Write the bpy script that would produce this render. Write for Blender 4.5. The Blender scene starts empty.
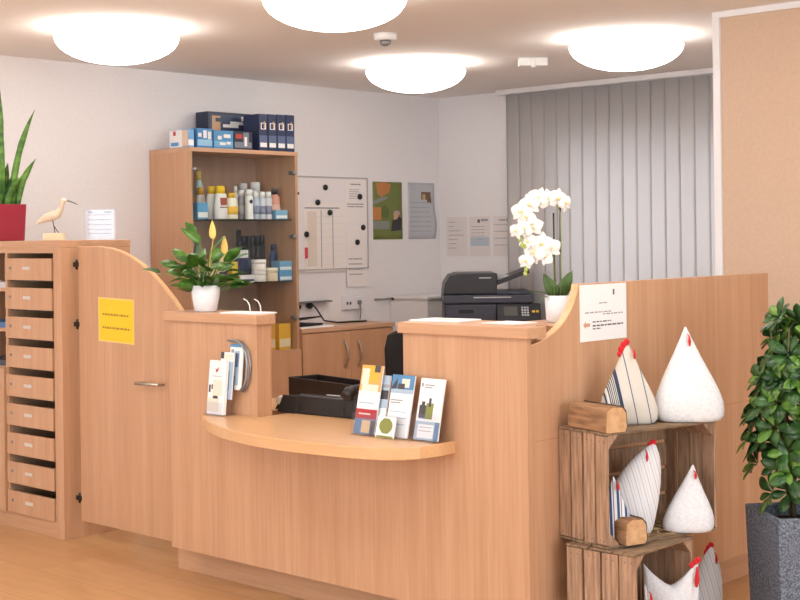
import bpy, bmesh, math, random
from mathutils import Vector, Matrix
random.seed(7)
S = bpy.context.scene
COL = S.collection
R = math.radians

# ------------------------------------------------------------------ helpers
def lin(c):
    return tuple(((v/255)/12.92 if v/255 <= .04045 else ((v/255+.055)/1.055)**2.4) for v in c)

MATS = {}
def mat(name, rgb, rough=.6, metal=0, spec=.5, emit=None, estr=0, sheen=0):
    if name in MATS: return MATS[name]
    m = bpy.data.materials.new(name); m.use_nodes = True
    b = m.node_tree.nodes['Principled BSDF']
    b.inputs['Base Color'].default_value = (*lin(rgb), 1)
    b.inputs['Roughness'].default_value = rough
    b.inputs['Metallic'].default_value = metal
    b.inputs['Specular IOR Level'].default_value = spec
    if sheen: b.inputs['Sheen Weight'].default_value = sheen
    if emit:
        b.inputs['Emission Color'].default_value = (*lin(emit), 1)
        b.inputs['Emission Strength'].default_value = estr
    MATS[name] = m
    return m

def noisy(name, c1, c2, scale=(1, 1, 1), nscale=8, rough=.6, bump=0, detail=4, spec=.4, lo=.35, hi=.65, bdist=.002):
    """two-tone noise material in object coordinates; scale stretches the grain"""
    if name in MATS: return MATS[name]
    m = bpy.data.materials.new(name); m.use_nodes = True
    nt = m.node_tree; N = nt.nodes; K = nt.links
    b = N['Principled BSDF']
    tc = N.new('ShaderNodeTexCoord'); mp = N.new('ShaderNodeMapping')
    mp.inputs['Scale'].default_value = scale
    nz = N.new('ShaderNodeTexNoise'); nz.inputs['Scale'].default_value = nscale; nz.inputs['Detail'].default_value = detail
    cr = N.new('ShaderNodeValToRGB')
    cr.color_ramp.elements[0].position = lo; cr.color_ramp.elements[1].position = hi
    cr.color_ramp.elements[0].color = (*lin(c1), 1); cr.color_ramp.elements[1].color = (*lin(c2), 1)
    K.new(tc.outputs['Object'], mp.inputs['Vector']); K.new(mp.outputs['Vector'], nz.inputs['Vector'])
    K.new(nz.outputs['Fac'], cr.inputs['Fac']); K.new(cr.outputs['Color'], b.inputs['Base Color'])
    b.inputs['Roughness'].default_value = rough; b.inputs['Specular IOR Level'].default_value = spec
    if bump:
        bp = N.new('ShaderNodeBump'); bp.inputs['Strength'].default_value = bump; bp.inputs['Distance'].default_value = bdist
        K.new(nz.outputs['Fac'], bp.inputs['Height']); K.new(bp.outputs['Normal'], b.inputs['Normal'])
    MATS[name] = m
    return m

def wood(name, c1, c2, scale, rough=.42, c3=None):
    """beech laminate: fine streaks over broad bands, grain along the axis with the small scale"""
    if name in MATS: return MATS[name]
    m = bpy.data.materials.new(name); m.use_nodes = True
    nt = m.node_tree; N = nt.nodes; K = nt.links
    b = N['Principled BSDF']
    tc = N.new('ShaderNodeTexCoord')
    mp = N.new('ShaderNodeMapping'); mp.inputs['Scale'].default_value = scale
    mp2 = N.new('ShaderNodeMapping'); mp2.inputs['Scale'].default_value = [s*.17 for s in scale]
    n1 = N.new('ShaderNodeTexNoise'); n1.inputs['Scale'].default_value = 1; n1.inputs['Detail'].default_value = 3
    n2 = N.new('ShaderNodeTexNoise'); n2.inputs['Scale'].default_value = 1; n2.inputs['Detail'].default_value = 2
    mx = N.new('ShaderNodeMath'); mx.operation = 'MULTIPLY_ADD'; mx.inputs[1].default_value = .5
    mh = N.new('ShaderNodeMath'); mh.operation = 'MULTIPLY'; mh.inputs[1].default_value = .5
    cr = N.new('ShaderNodeValToRGB')
    cr.color_ramp.elements[0].position = .36; cr.color_ramp.elements[1].position = .64
    cr.color_ramp.elements[0].color = (*lin(c1), 1); cr.color_ramp.elements[1].color = (*lin(c2), 1)
    K.new(tc.outputs['Object'], mp.inputs['Vector']); K.new(tc.outputs['Object'], mp2.inputs['Vector'])
    K.new(mp.outputs['Vector'], n1.inputs['Vector']); K.new(mp2.outputs['Vector'], n2.inputs['Vector'])
    K.new(n2.outputs['Fac'], mh.inputs[0]); K.new(n1.outputs['Fac'], mx.inputs[0]); K.new(mh.outputs[0], mx.inputs[2])
    K.new(mx.outputs[0], cr.inputs['Fac']); K.new(cr.outputs['Color'], b.inputs['Base Color'])
    b.inputs['Roughness'].default_value = rough; b.inputs['Specular IOR Level'].default_value = .4
    MATS[name] = m
    return m

def stripes(name, base, bands, axis=0, period=.03, rough=.85, rot=(0, 0, 0), off=0):
    """woven fabric: bands = [(start, end, rgb)] as fractions of the period along one object axis"""
    if name in MATS: return MATS[name]
    m = bpy.data.materials.new(name); m.use_nodes = True
    nt = m.node_tree; N = nt.nodes; K = nt.links
    b = N['Principled BSDF']
    tc = N.new('ShaderNodeTexCoord'); mp = N.new('ShaderNodeMapping'); mp.inputs['Rotation'].default_value = rot
    sx = N.new('ShaderNodeSeparateXYZ')
    d = N.new('ShaderNodeMath'); d.operation = 'MULTIPLY_ADD'; d.inputs[1].default_value = 1/period; d.inputs[2].default_value = off
    fr = N.new('ShaderNodeMath'); fr.operation = 'FRACT'
    cr = N.new('ShaderNodeValToRGB'); cr.color_ramp.interpolation = 'CONSTANT'
    e = cr.color_ramp.elements
    e[0].position = 0; e[0].color = (*lin(base), 1); e[1].position = 1; e[1].color = (*lin(base), 1)
    for s, t, c in bands:
        x = e.new(s); x.color = (*lin(c), 1)
        x = e.new(t); x.color = (*lin(base), 1)
    K.new(tc.outputs['Object'], mp.inputs['Vector']); K.new(mp.outputs['Vector'], sx.inputs[0])
    K.new(sx.outputs[axis], d.inputs[0]); K.new(d.outputs[0], fr.inputs[0]); K.new(fr.outputs[0], cr.inputs['Fac'])
    K.new(cr.outputs['Color'], b.inputs['Base Color'])
    b.inputs['Roughness'].default_value = rough; b.inputs['Specular IOR Level'].default_value = .15
    b.inputs['Sheen Weight'].default_value = .2
    MATS[name] = m
    return m

def thin_glass(name, tint=(255, 255, 255), refl=.06):
    if name in MATS: return MATS[name]
    m = bpy.data.materials.new(name); m.use_nodes = True
    nt = m.node_tree; N = nt.nodes; K = nt.links
    for n in list(N):
        if n.type == 'BSDF_PRINCIPLED': N.remove(n)
    o = N['Material Output']
    t = N.new('ShaderNodeBsdfTransparent'); t.inputs[0].default_value = (*lin(tint), 1)
    g = N.new('ShaderNodeBsdfGlossy'); g.inputs['Roughness'].default_value = .03
    lw = N.new('ShaderNodeLayerWeight'); lw.inputs[0].default_value = .5
    pw = N.new('ShaderNodeMath'); pw.operation = 'POWER'; pw.inputs[1].default_value = 4
    fr = N.new('ShaderNodeMath'); fr.operation = 'MULTIPLY_ADD'; fr.inputs[1].default_value = .5; fr.inputs[2].default_value = refl*.5
    K.new(lw.outputs['Facing'], pw.inputs[0]); K.new(pw.outputs[0], fr.inputs[0])
    mx = N.new('ShaderNodeMixShader')
    K.new(fr.outputs[0], mx.inputs[0]); K.new(t.outputs[0], mx.inputs[1]); K.new(g.outputs[0], mx.inputs[2])
    K.new(mx.outputs[0], o.inputs['Surface'])
    MATS[name] = m
    return m

class MB:
    def __init__(s): s.bm = bmesh.new(); s.m = 0
    def face(s, vs, smooth=False):
        try:
            f = s.bm.faces.new(vs); f.material_index = s.m; f.smooth = smooth; return f
        except ValueError: return None
    def v(s, p): return s.bm.verts.new(p)
    def box(s, x0, x1, y0, y1, z0, z1, M=None):
        ps = [Vector((x, y, z)) for z in (z0, z1) for y in (y0, y1) for x in (x0, x1)]
        if M: ps = [M @ p for p in ps]
        v = [s.v(p) for p in ps]
        for q in ((0, 2, 3, 1), (4, 5, 7, 6), (0, 1, 5, 4), (2, 6, 7, 3), (0, 4, 6, 2), (1, 3, 7, 5)):
            s.face([v[i] for i in q])
        return s
    def prism(s, pts, axis, a, b, M=None):
        """closed 2-D outline extruded along an axis: 'z' pts=(x,y); 'y' pts=(x,z); 'x' pts=(y,z)"""
        def P(p, t):
            q = {'z': (p[0], p[1], t), 'y': (p[0], t, p[1]), 'x': (t, p[0], p[1])}[axis]
            q = Vector(q); return M @ q if M else q
        A = [s.v(P(p, a)) for p in pts]; B = [s.v(P(p, b)) for p in pts]
        s.face(A); s.face(B[::-1])
        n = len(pts)
        for i in range(n): s.face([A[i], B[i], B[(i+1) % n], A[(i+1) % n]])
        return s
    def tube(s, pts, rad, seg=8, cap=True, flat=None):
        pts = [Vector(p) for p in pts]; n = len(pts)
        if not hasattr(rad, '__len__'): rad = [rad]*n
        rings = []; up = Vector((0, 0, 1))
        prev = None
        for i, p in enumerate(pts):
            t = (pts[min(i+1, n-1)]-pts[max(i-1, 0)]).normalized()
            if prev is None:
                a = t.cross(up)
                if a.length < 1e-3: a = t.cross(Vector((1, 0, 0)))
            else:
                a = prev - t*prev.dot(t)
                if a.length < 1e-4: a = t.cross(up)
            a.normalize(); prev = a; c = t.cross(a).normalized()
            rings.append([s.v(p+(a*math.cos(2*math.pi*k/seg)+c*math.sin(2*math.pi*k/seg)*(flat or 1))*rad[i]) for k in range(seg)])
        for i in range(n-1):
            for k in range(seg):
                s.face([rings[i][k], rings[i][(k+1) % seg], rings[i+1][(k+1) % seg], rings[i+1][k]], True)
        if cap: s.face(rings[0][::-1]); s.face(rings[-1])
        return s
    def lathe(s, prof, c=(0, 0, 0), seg=24, sx=1, sy=1, M=None, smooth=True):
        rings = []
        for r, z in prof:
            ring = []
            for k in range(seg):
                a = 2*math.pi*k/seg
                p = Vector((c[0]+r*sx*math.cos(a), c[1]+r*sy*math.sin(a), c[2]+z))
                ring.append(s.v(M @ p if M else p))
            rings.append(ring)
        for i in range(len(rings)-1):
            for k in range(seg):
                s.face([rings[i][k], rings[i][(k+1) % seg], rings[i+1][(k+1) % seg], rings[i+1][k]], smooth)
        s.face(rings[0][::-1]); s.face(rings[-1])
        return s
    def loft(s, rings, smooth=True, cap=True):
        rr = [[s.v(p) for p in ring] for ring in rings]; n = len(rr[0])
        for i in range(len(rr)-1):
            for k in range(n):
                s.face([rr[i][k], rr[i][(k+1) % n], rr[i+1][(k+1) % n], rr[i+1][k]], smooth)
        if cap: s.face(rr[0][::-1], smooth); s.face(rr[-1], smooth)
        return s
    def leaf(s, base, d, length, width, droop=.3, fold=.25, nseg=6, shape=.45, up=(0, 0, 1), thick=.0008):
        """one leaf: folded along the midrib, bending down along its length"""
        base = Vector(base); d = Vector(d).normalized(); up = Vector(up)
        side = d.cross(up)
        if side.length < 1e-3: side = d.cross(Vector((1, 0, .1)))
        side.normalize(); nrm = side.cross(d).normalized()
        L = []; C = []; Q = []
        p = base.copy()
        for i in range(nseg+1):
            t = i/nseg
            w = width*.5*(math.sin(math.pi*min(1, t**shape if t > 0 else 0))**.8 if 0 < t < 1 else .02)
            dd = (d - nrm*droop*t*1.6).normalized()
            nn = side.cross(dd).normalized()
            C.append(s.v(p)); L.append(s.v(p+side*w+nn*w*fold)); Q.append(s.v(p-side*w+nn*w*fold))
            p = p + dd*length/nseg
        for i in range(nseg):
            s.face([L[i], L[i+1], C[i+1], C[i]], True); s.face([C[i], C[i+1], Q[i+1], Q[i]], True)
        return s
    def build(s, name, mats, parent=None, bevel=0, seg=2, world=True, loc=None, smooth=False, solid=0, subsurf=0):
        bmesh.ops.recalc_face_normals(s.bm, faces=s.bm.faces) if not solid else None
        if parent is not None and world:
            off = parent_loc(parent)
            bmesh.ops.translate(s.bm, verts=s.bm.verts, vec=-off)
        elif parent is None and loc is None:
            xs = [v.co for v in s.bm.verts]
            c = Vector(((min(p.x for p in xs)+max(p.x for p in xs))/2, (min(p.y for p in xs)+max(p.y for p in xs))/2, min(p.z for p in xs)))
            bmesh.ops.translate(s.bm, verts=s.bm.verts, vec=-c); loc = c
        me = bpy.data.meshes.new(name); s.bm.to_mesh(me); s.bm.free()
        if not isinstance(mats, (list, tuple)): mats = [mats]
        for m in mats: me.materials.append(m)
        if smooth:
            for p in me.polygons: p.use_smooth = True
        o = bpy.data.objects.new(name, me); COL.objects.link(o)
        if parent is not None: o.parent = parent
        if loc is not None: o.location = loc
        if solid:
            md = o.modifiers.new('solid', 'SOLIDIFY'); md.thickness = solid; md.offset = 0
        if subsurf:
            md = o.modifiers.new('sub', 'SUBSURF'); md.levels = subsurf; md.render_levels = subsurf
        if bevel:
            md = o.modifiers.new('bevel', 'BEVEL'); md.width = bevel; md.segments = seg; md.limit_method = 'ANGLE'
            md.angle_limit = R(40)
        return o

def parent_loc(o):
    v = Vector((0, 0, 0))
    while o is not None: v += Vector(o.location); o = o.parent
    return v

def tag(o, label, cat, group=None):
    o['label'] = label; o['category'] = cat
    if group: o['group'] = group
    return o
def thing(name, label, cat, loc=(0, 0, 0), rz=0, group=None, tilt=None):
    o = bpy.data.objects.new(name, None); COL.objects.link(o); o.empty_display_size = .1
    o.location = loc; o.rotation_euler = (tilt[0], tilt[1], rz) if tilt else (0, 0, rz)
    return tag(o, label, cat, group)
def struct(name, mb, mats, parent=None, **k):
    o = mb.build(name, mats, parent, **k)
    if parent is None: o['kind'] = 'structure'
    return o

# ------------------------------------------------------------------ materials
BV1, BV2 = (189, 145, 112), (203, 160, 127)
M_woodZ = wood('beech_vertical', BV1, BV2, (95, 95, 3.2))
M_woodX = wood('beech_along_x', BV1, BV2, (3, 80, 80))
M_woodY = wood('beech_along_y', BV1, BV2, (80, 3, 80))
M_worktop = wood('beech_worktop', (210, 164, 118), (219, 176, 132), (3, 60, 60), rough=.28)
M_cabZ = wood('beech_cabinet', (192, 146, 112), (204, 158, 124), (95, 95, 3.2))
M_cabY = wood('beech_cabinet_y', (194, 150, 118), (208, 166, 134), (80, 3, 80))
M_edge = wood('beech_edging', (216, 172, 128), (224, 182, 138), (60, 60, 6), rough=.35)
M_inside = wood('cabinet_inside', (176, 142, 122), (188, 154, 134), (95, 95, 3.2), rough=.6)
M_wall = noisy('wall_paint', (232, 228, 229), (236, 232, 233), nscale=60, rough=.9, bump=.05)
M_ceil = noisy('ceiling_paint', (242, 238, 236), (245, 241, 239), nscale=90, rough=.95, bump=.15)
M_peach = noisy('peach_paint', (203, 175, 152), (207, 180, 157), nscale=60, rough=.9, bump=.05)
M_white = mat('white_plastic', (236, 236, 236), .45)
M_whitep = mat('white_paint', (232, 230, 232), .5)
M_paper = mat('paper', (240, 240, 242), .8)
M_greyp = mat('grey_paper', (186, 188, 194), .5)
M_ink = mat('ink', (98, 98, 106), .8)
M_inkl = mat('pale_ink', (158, 158, 164), .8)
M_black = mat('black_plastic', (22, 22, 25), .4)
M_dark = mat('dark_plastic', (42, 44, 50), .38)
M_metal = mat('brushed_metal', (190, 184, 176), .35, 1)
M_grey = mat('grey_metal', (150, 150, 152), .45, .6)
M_red = mat('red_felt', (200, 24, 36), .9, sheen=.3)
M_glass = thin_glass('clear_glass', (252, 254, 253), .05)
M_acryl = thin_glass('clear_acrylic', (250, 251, 253), .07)
M_crate = noisy('crate_wood', (132, 104, 82), (172, 138, 110), (2.2, 14, 2.2), 6, .85, .5)
M_crateV = noisy('crate_slat', (140, 110, 88), (182, 148, 122), (16, 16, 1.4), 5, .85, .5)
M_crateD = noisy('crate_plank_weathered', (108, 88, 70), (150, 124, 98), (14, 2, 14), 5, .9, .5)
M_lampg = mat('lamp_glass', (255, 250, 244), .3, emit=(255, 248, 240), estr=6.0)

def cap(s): return s[:1].upper()+s[1:]

# ------------------------------------------------------------------ setting
XL, YB, ZC = -6.87, 7.83, 2.5
XR, YF = 2.2, -2.6
# floor tiles
def floor_mat():
    m = bpy.data.materials.new('floor_tiles'); m.use_nodes = True
    nt = m.node_tree; N = nt.nodes; K = nt.links; b = N['Principled BSDF']
    g = N.new('ShaderNodeTexCoord'); mp = N.new('ShaderNodeMapping'); mp.inputs['Location'].default_value = (5.51+.58*10, -3.31+.3*40, 0)
    br = N.new('ShaderNodeTexBrick'); br.offset = .66; br.offset_frequency = 2
    br.inputs['Color1'].default_value = (*lin((206, 162, 116)), 1); br.inputs['Color2'].default_value = (*lin((200, 154, 108)), 1)
    br.inputs['Mortar'].default_value = (*lin((182, 138, 98)), 1)
    br.inputs['Scale'].default_value = 1; br.inputs['Mortar Size'].default_value = .003; br.inputs['Brick Width'].default_value = .58
    br.inputs['Row Height'].default_value = .3
    nz = N.new('ShaderNodeTexNoise'); nz.inputs['Scale'].default_value = 3; nz.inputs['Detail'].default_value = 5
    mp2 = N.new('ShaderNodeMapping'); mp2.inputs['Scale'].default_value = (1.2, 7, 1)
    mx = N.new('ShaderNodeMix'); mx.data_type = 'RGBA'; mx.blend_type = 'MULTIPLY'; mx.inputs[0].default_value = 1
    cr = N.new('ShaderNodeValToRGB'); cr.color_ramp.elements[0].color = (.86, .84, .82, 1); cr.color_ramp.elements[0].position = .3
    cr.color_ramp.elements[1].color = (1, 1, 1, 1); cr.color_ramp.elements[1].position = .7
    K.new(g.outputs['Object'], mp.inputs[0]); K.new(mp.outputs[0], br.inputs[0])
    K.new(g.outputs['Object'], mp2.inputs[0]); K.new(mp2.outputs[0], nz.inputs[0]); K.new(nz.outputs['Fac'], cr.inputs[0])
    K.new(br.outputs['Color'], mx.inputs[6]); K.new(cr.outputs['Color'], mx.inputs[7]); K.new(mx.outputs[2], b.inputs['Base Color'])
    b.inputs['Roughness'].default_value = .32; b.inputs['Specular IOR Level'].default_value = .45
    return m
struct('floor', MB().box(XL-.2, XR+.2, YF-.2, YB+.2, -.1, 0), floor_mat(), loc=Vector((0, 0, 0)))
struct('ceiling', MB().box(XL-.2, XR+.2, YF-.2, YB+.2, ZC, ZC+.1), M_ceil)
struct('wall_left', MB().box(XL-.2, XL, YF-.2, YB+.2, 0, ZC), M_wall)
# back wall with the window opening
WX0, WX1, WZ0, WZ1 = -5.72, -3.62, .85, 2.17
w = MB()
w.box(XL, WX0, YB, YB+.2, 0, ZC); w.box(WX1, XR, YB, YB+.2, 0, ZC)
w.box(WX0, WX1, YB, YB+.2, 0, WZ0); w.box(WX0, WX1, YB, YB+.2, WZ1, ZC)
struct('wall_back', w, M_wall)
def window(name, x0, x1, z0, z1, y0, y1, n, turned=False):
    w = MB(); t = .06
    def bx(m, *a): return MB.box(m, a[2], a[3], a[0], a[1], a[4], a[5]) if turned else MB.box(m, *a)
    bx(w, x0, x1, y0, y1, z0, z0+t); bx(w, x0, x1, y0, y1, z1-t, z1)
    for i in range(n+1):
        x = x0+(x1-x0-t)*i/n; bx(w, x, x+t, y0, y1, z0+t, z1-t)
    o = struct(name, w, M_whitep, loc=Vector((0, 0, 0)))
    ym = (y0+y1)/2
    bx(MB(), x0+t, x1-t, ym-.004, ym+.004, z0+t, z1-t).build('pane', M_glass, o)
    return o
window('window_1', WX0, WX1, WZ0, WZ1, YB+.08, YB+.14, 2)
# the wall behind the photographer, its unseen wide windows added as daylight fill
w = MB()
fx = [(-5.9, -3.4), (-2.6, -.1)]
w.box(XL, fx[0][0], YF-.2, YF, 0, ZC); w.box(fx[0][1], fx[1][0], YF-.2, YF, 0, ZC); w.box(fx[1][1], XR, YF-.2, YF, 0, ZC)
for a, b in fx: w.box(a, b, YF-.2, YF, 0, .5); w.box(a, b, YF-.2, YF, 2.3, ZC)
struct('wall_front', w, M_wall)
for i, (a, b) in enumerate(fx): window('window_%d' % (i+2), a, b, .5, 2.3, YF-.14, YF-.08, 2)
w = MB(); RY0, RY1 = .2, 4.2
w.box(XR, XR+.2, YF-.2, RY0, 0, ZC); w.box(XR, XR+.2, RY1, YB+.2, 0, ZC); w.box(XR, XR+.2, RY0, RY1, 0, .5); w.box(XR, XR+.2, RY0, RY1, 2.3, ZC)
struct('wall_right', w, M_wall)
window('window_4', RY0, RY1, .5, 2.3, XR+.08, XR+.14, 3, True)  # unseen window, added to brighten the counter's side panel and the hens
# peach partition block on the right
w = MB(); w.box(-3.315, XR, 5.805, YB, 0, ZC)
w.bm.normal_update()
for f in w.bm.faces:
    if f.normal.y > -.5: f.material_index = 1
struct('wall_partition', w, [M_peach, M_wall])
struct('trim_1', MB().box(-3.34, -3.302, 5.79, 5.83, 0, ZC-.03), M_whitep, bevel=.002)
struct('trim_2', MB().box(-3.34, XR, 5.79, 5.806, ZC-.03, ZC), M_whitep, bevel=.002)

# ------------------------------------------------------------------ ceiling lamps
def ceiling_lamp(x, y, label, proto=None):
    L = thing('ceiling_lamp', label, 'ceiling lamp', (x, y, ZC), 0, 'round ceiling lamps')
    MB().lathe([(.17, -.05), (.18, -.04), (.18, 0)], seg=32).build('mount', M_white, L, world=False)
    prof = [(.303*math.sin(R(90)*k/8), -.05-.13*math.cos(R(90)*k/8)) for k in range(0, 9)]
    prof[0] = (.01, prof[0][1])
    MB().lathe(prof+[(.294, -.044)], seg=40).build('glass_bowl', M_lampg, L, world=False)
    return L
lamps = [(-5.605, 3.99, 'round white glass ceiling lamp, the one above the mailboxes'),
         (-4.10, 4.02, 'round white glass ceiling lamp above the desk opening, cut by the top of the photo'),
         (-5.55, 6.12, 'round white glass ceiling lamp just past the smoke detector'),
         (-4.07, 6.16, 'round white glass ceiling lamp in front of the grey blinds')]
for a in lamps: ceiling_lamp(*a)
for i, (x, y) in enumerate([(-5.58, 1.87), (-4.09, 1.87), (-2.58, 1.87), (-1.08, 1.87), (-2.58, 4.0), (-1.08, 4.0), (-4.09, -.3), (-2.58, -.3), (-1.08, -.3)]):  # unseen lamps, added along the same grid to fill from the camera side
    ceiling_lamp(x, y, 'round white glass ceiling lamp added out of view as fill light')

def smoke():
    t = thing('smoke_detector', 'small round white smoke detector on the ceiling between the lamps', 'smoke detector', (-4.86, 5.13, ZC))
    MB().lathe([(.045, -.035), (.058, -.028), (.062, 0)], seg=28).build('housing', M_white, t, world=False)
    MB().lathe([(.012, -.062), (.026, -.055), (.03, -.035)], seg=20).build('sensor_cap', M_grey, t, world=False)
smoke()
t = thing('sensor_box', 'small white rectangular sensor box on the ceiling near the blinds', 'sensor', (-4.93, 6.47, ZC), R(43))
MB().box(-.085, .085, -.035, .035, -.05, 0).build('housing', M_white, t, world=False, bevel=.006)
MB().box(-.012, .012, -.045, .0, -.06, -.008).build('lens_cover', M_whitep, t, world=False, bevel=.004)

# ------------------------------------------------------------------ blinds
def blinds():
    t = thing('vertical_blind', 'grey vertical fabric blind covering the back window', 'blind', (-5.0, 7.72, 0))
    MB().box(-6.2, -3.36, 7.69, 7.75, 2.462, 2.498).build('head_rail', M_whitep, t, bevel=.003)
    m = bpy.data.materials.new('blind_fabric'); m.use_nodes = True
    nt = m.node_tree; N = nt.nodes; K = nt.links
    b = N['Principled BSDF']; b.inputs['Base Color'].default_value = (*lin((214, 209, 208)), 1); b.inputs['Roughness'].default_value = .9
    tr = N.new('ShaderNodeBsdfTranslucent'); tr.inputs[0].default_value = (*lin((214, 212, 214)), 1)
    mx = N.new('ShaderNodeMixShader'); mx.inputs[0].default_value = .32
    K.new(b.outputs[0], mx.inputs[1]); K.new(tr.outputs[0], mx.inputs[2]); K.new(mx.outputs[0], N['Material Output'].inputs['Surface'])
    x = -6.125; i = 0
    while x < -3.42:
        s = MB(); wdt = .125; n = 6
        a = R(random.choice([2, 3, 5, 3, 4]))
        ring = []
        for z in (.08, 1.2, 2.46):
            row = []
            for k in range(n+1):
                u = (k/n-.5)*wdt; bow = .0025*(1-(2*k/n-1)**2)
                row.append(s.v((x+.055+u*math.cos(a), 7.72-u*math.sin(a)-bow, z)))
            ring.append(row)
        for r in range(2):
            for k in range(n): s.face([ring[r][k], ring[r][k+1], ring[r+1][k+1], ring[r+1][k]], True)
        s.build('slat', m, t, solid=.0007)
        x += .1095; i += 1
blinds()

# ------------------------------------------------------------------ mailbox cabinet
def mailbox():
    X0, X1, Y0, Y1 = -6.862, -5.705, 3.72, 4.125
    t = thing('mailbox_cabinet', 'tall beech mailbox cabinet with a column of nine letter flaps', 'mailbox cabinet', (-6.28, 3.92, 0))
    MB().box(X0, X1, Y0-.003, Y1+.003, 1.417, 1.454).build('top_board', M_woodX, t, bevel=.003)
    MB().box(-5.775, X1, Y0, Y1, 0, 1.417).build('side_panel', M_woodZ, t, bevel=.0015)
    MB().box(X0, X0+.02, Y0, Y1, 0, 1.417).build('side_panel', M_woodZ, t)
    MB().box(-6.218, -6.198, Y0+.004, Y1-.02, .083, 1.392).build('divider', M_woodZ, t)
    MB().box(X0+.02, -5.775, Y1-.02, Y1, 0, 1.417).build('back_panel', M_inside, t)
    MB().box(X0+.02, -5.775, Y0+.006, Y0+.03, 0, .08).build('plinth', M_woodX, t)
    MB().box(X0+.02, -5.775, Y0, Y1-.02, 1.392, 1.417).build('top_rail', M_woodX, t)
    s = MB()
    for i in range(9):
        zb = 1.366-.1468*i-.112
        s.box(-6.198, -5.775, Y0+.02, Y1-.02, zb-.004, zb+.004)
    s.build('compartment_boards', M_black, t)  # boards coloured black for the shade inside the letter slots
    for i in range(9):
        zt = 1.366-.1468*i; zb = zt-.109
        f = MB().box(-6.203, -5.781, Y0-.008, Y0+.011, zb, zt).build('letter_flap', M_woodZ, t, bevel=.0015)
        MB().box(-6.035, -5.968, Y0-.0105, Y0-.008, zb+.052, zb+.068).build('name_plate', mat('plate', (206, 198, 192), .5), f)
        MB().lathe([(.007, 0), (.008, .002), (.008, .004)], seg=12, M=Matrix.Translation((-6.155, Y0-.008, zb+.062)) @ Matrix.Rotation(R(90), 4, 'X')).build('lock', M_grey, f)
    for z in (1.215, 1.01, .815):
        MB().box(X0+.02, -6.218, Y0+.01, Y1-.02, z-.018, z).build('shelf', M_woodX, t)
    d = MB().box(X0+.004, -6.212, Y0-.016, Y0+.003, .083, .808).build('door', M_woodZ, t, bevel=.0015)
    MB().tube([(-6.262, Y0-.016, .60), (-6.262, Y0-.045, .62), (-6.262, Y0-.045, .70), (-6.262, Y0-.016, .72)], .005).build('handle', M_metal, d)
    for z, c, lb in ((1.215, (226, 228, 236), 'white papers on the top open shelf of the mailbox cabinet'),
                     (1.01, (92, 132, 186), 'blue folders on the middle open shelf of the mailbox cabinet'),
                     (.815, (88, 92, 104), 'dark folders on the lowest open shelf of the mailbox cabinet')):
        s = MB()
        for k in range(4):
            dx = random.uniform(-.01, .01)
            s.box(-6.55+dx, -6.24+dx, Y0+.02, Y0+.24, z+.0005+k*.007, z+.006+k*.007)
        tag(s.build('paper_stack', mat('stack_%d' % c[0], c, .6)), lb, 'papers')
mailbox()

# sansevieria in a red pot
def sansevieria():
    t = thing('snake_plant', 'snake plant with tall upright leaves in a red square pot', 'potted plant', (-6.545, 3.9, 1.4545))
    s = MB(); s.loft([[Vector((sx*a, sy*a, z)) for sx, sy in ((-1, -1), (1, -1), (1, 1), (-1, 1))] for a, z in ((.088, 0), (.096, .196), (.086, .196), (.084, .175))], smooth=False)
    s.build('pot', mat('red_ceramic', (150, 40, 58), .2), t, world=False, bevel=.005, seg=3)
    MB().box(-.085, .085, -.085, .085, .165, .178).build('soil', mat('soil', (58, 44, 34), .95), t, world=False)
    g = noisy('snake_leaf', (48, 92, 34), (104, 148, 60), (1, 1, 5), 5, .45)
    s = MB()
    def blade(bx, by, dx, dy, h, wd, tw):
        n = 9; A = []; B = []; C = []
        for i in range(n+1):
            q = i/n; p = Vector((bx+dx*q*q, by+dy*q*q, .17+h*q))
            wv = wd*(.6+.4*math.sin(math.pi*min(q*1.4, 1)) if q < .6 else 1.0*(1-((q-.6)/.4)**1.6)*.98+.02)
            sd = Vector((math.cos(tw+q*.4), math.sin(tw+q*.4), 0)); nn = Vector((-sd.y, sd.x, 0))
            A.append(s.v(p+sd*wv/2+nn*wv*.22)); B.append(s.v(p-sd*wv/2+nn*wv*.22)); C.append(s.v(p))
        for i in range(n):
            s.face([A[i], A[i+1], C[i+1], C[i]], True); s.face([C[i], C[i+1], B[i+1], B[i]], True)
    for a in ((.035, -.02, -.015, .0, .70, .042, .7), (.06, .03, .105, .08, .53, .036, .9), (.0, .0, .0, -.02, .27, .045, .6), (.03, -.03, .03, -.02, .26, .04, .8),
              (-.02, .02, .01, .03, .25, .045, .4), (.06, .0, .08, .05, .18, .05, 1.0), (-.06, -.04, -.03, -.02, .24, .05, .5), (.02, .04, .0, .03, .20, .05, .8),
              (-.07, .03, -.10, .05, .52, .045, .6), (-.01, -.05, -.03, -.05, .30, .045, .9), (.045, -.05, .02, -.03, .15, .05, .7), (.06, .06, .06, .08, .27, .04, .8), (.02, -.06, .0, -.02, .17, .05, .5)):
        blade(*a)
    s.build('leaves', g, t, world=False, solid=.002)
sansevieria()

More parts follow.
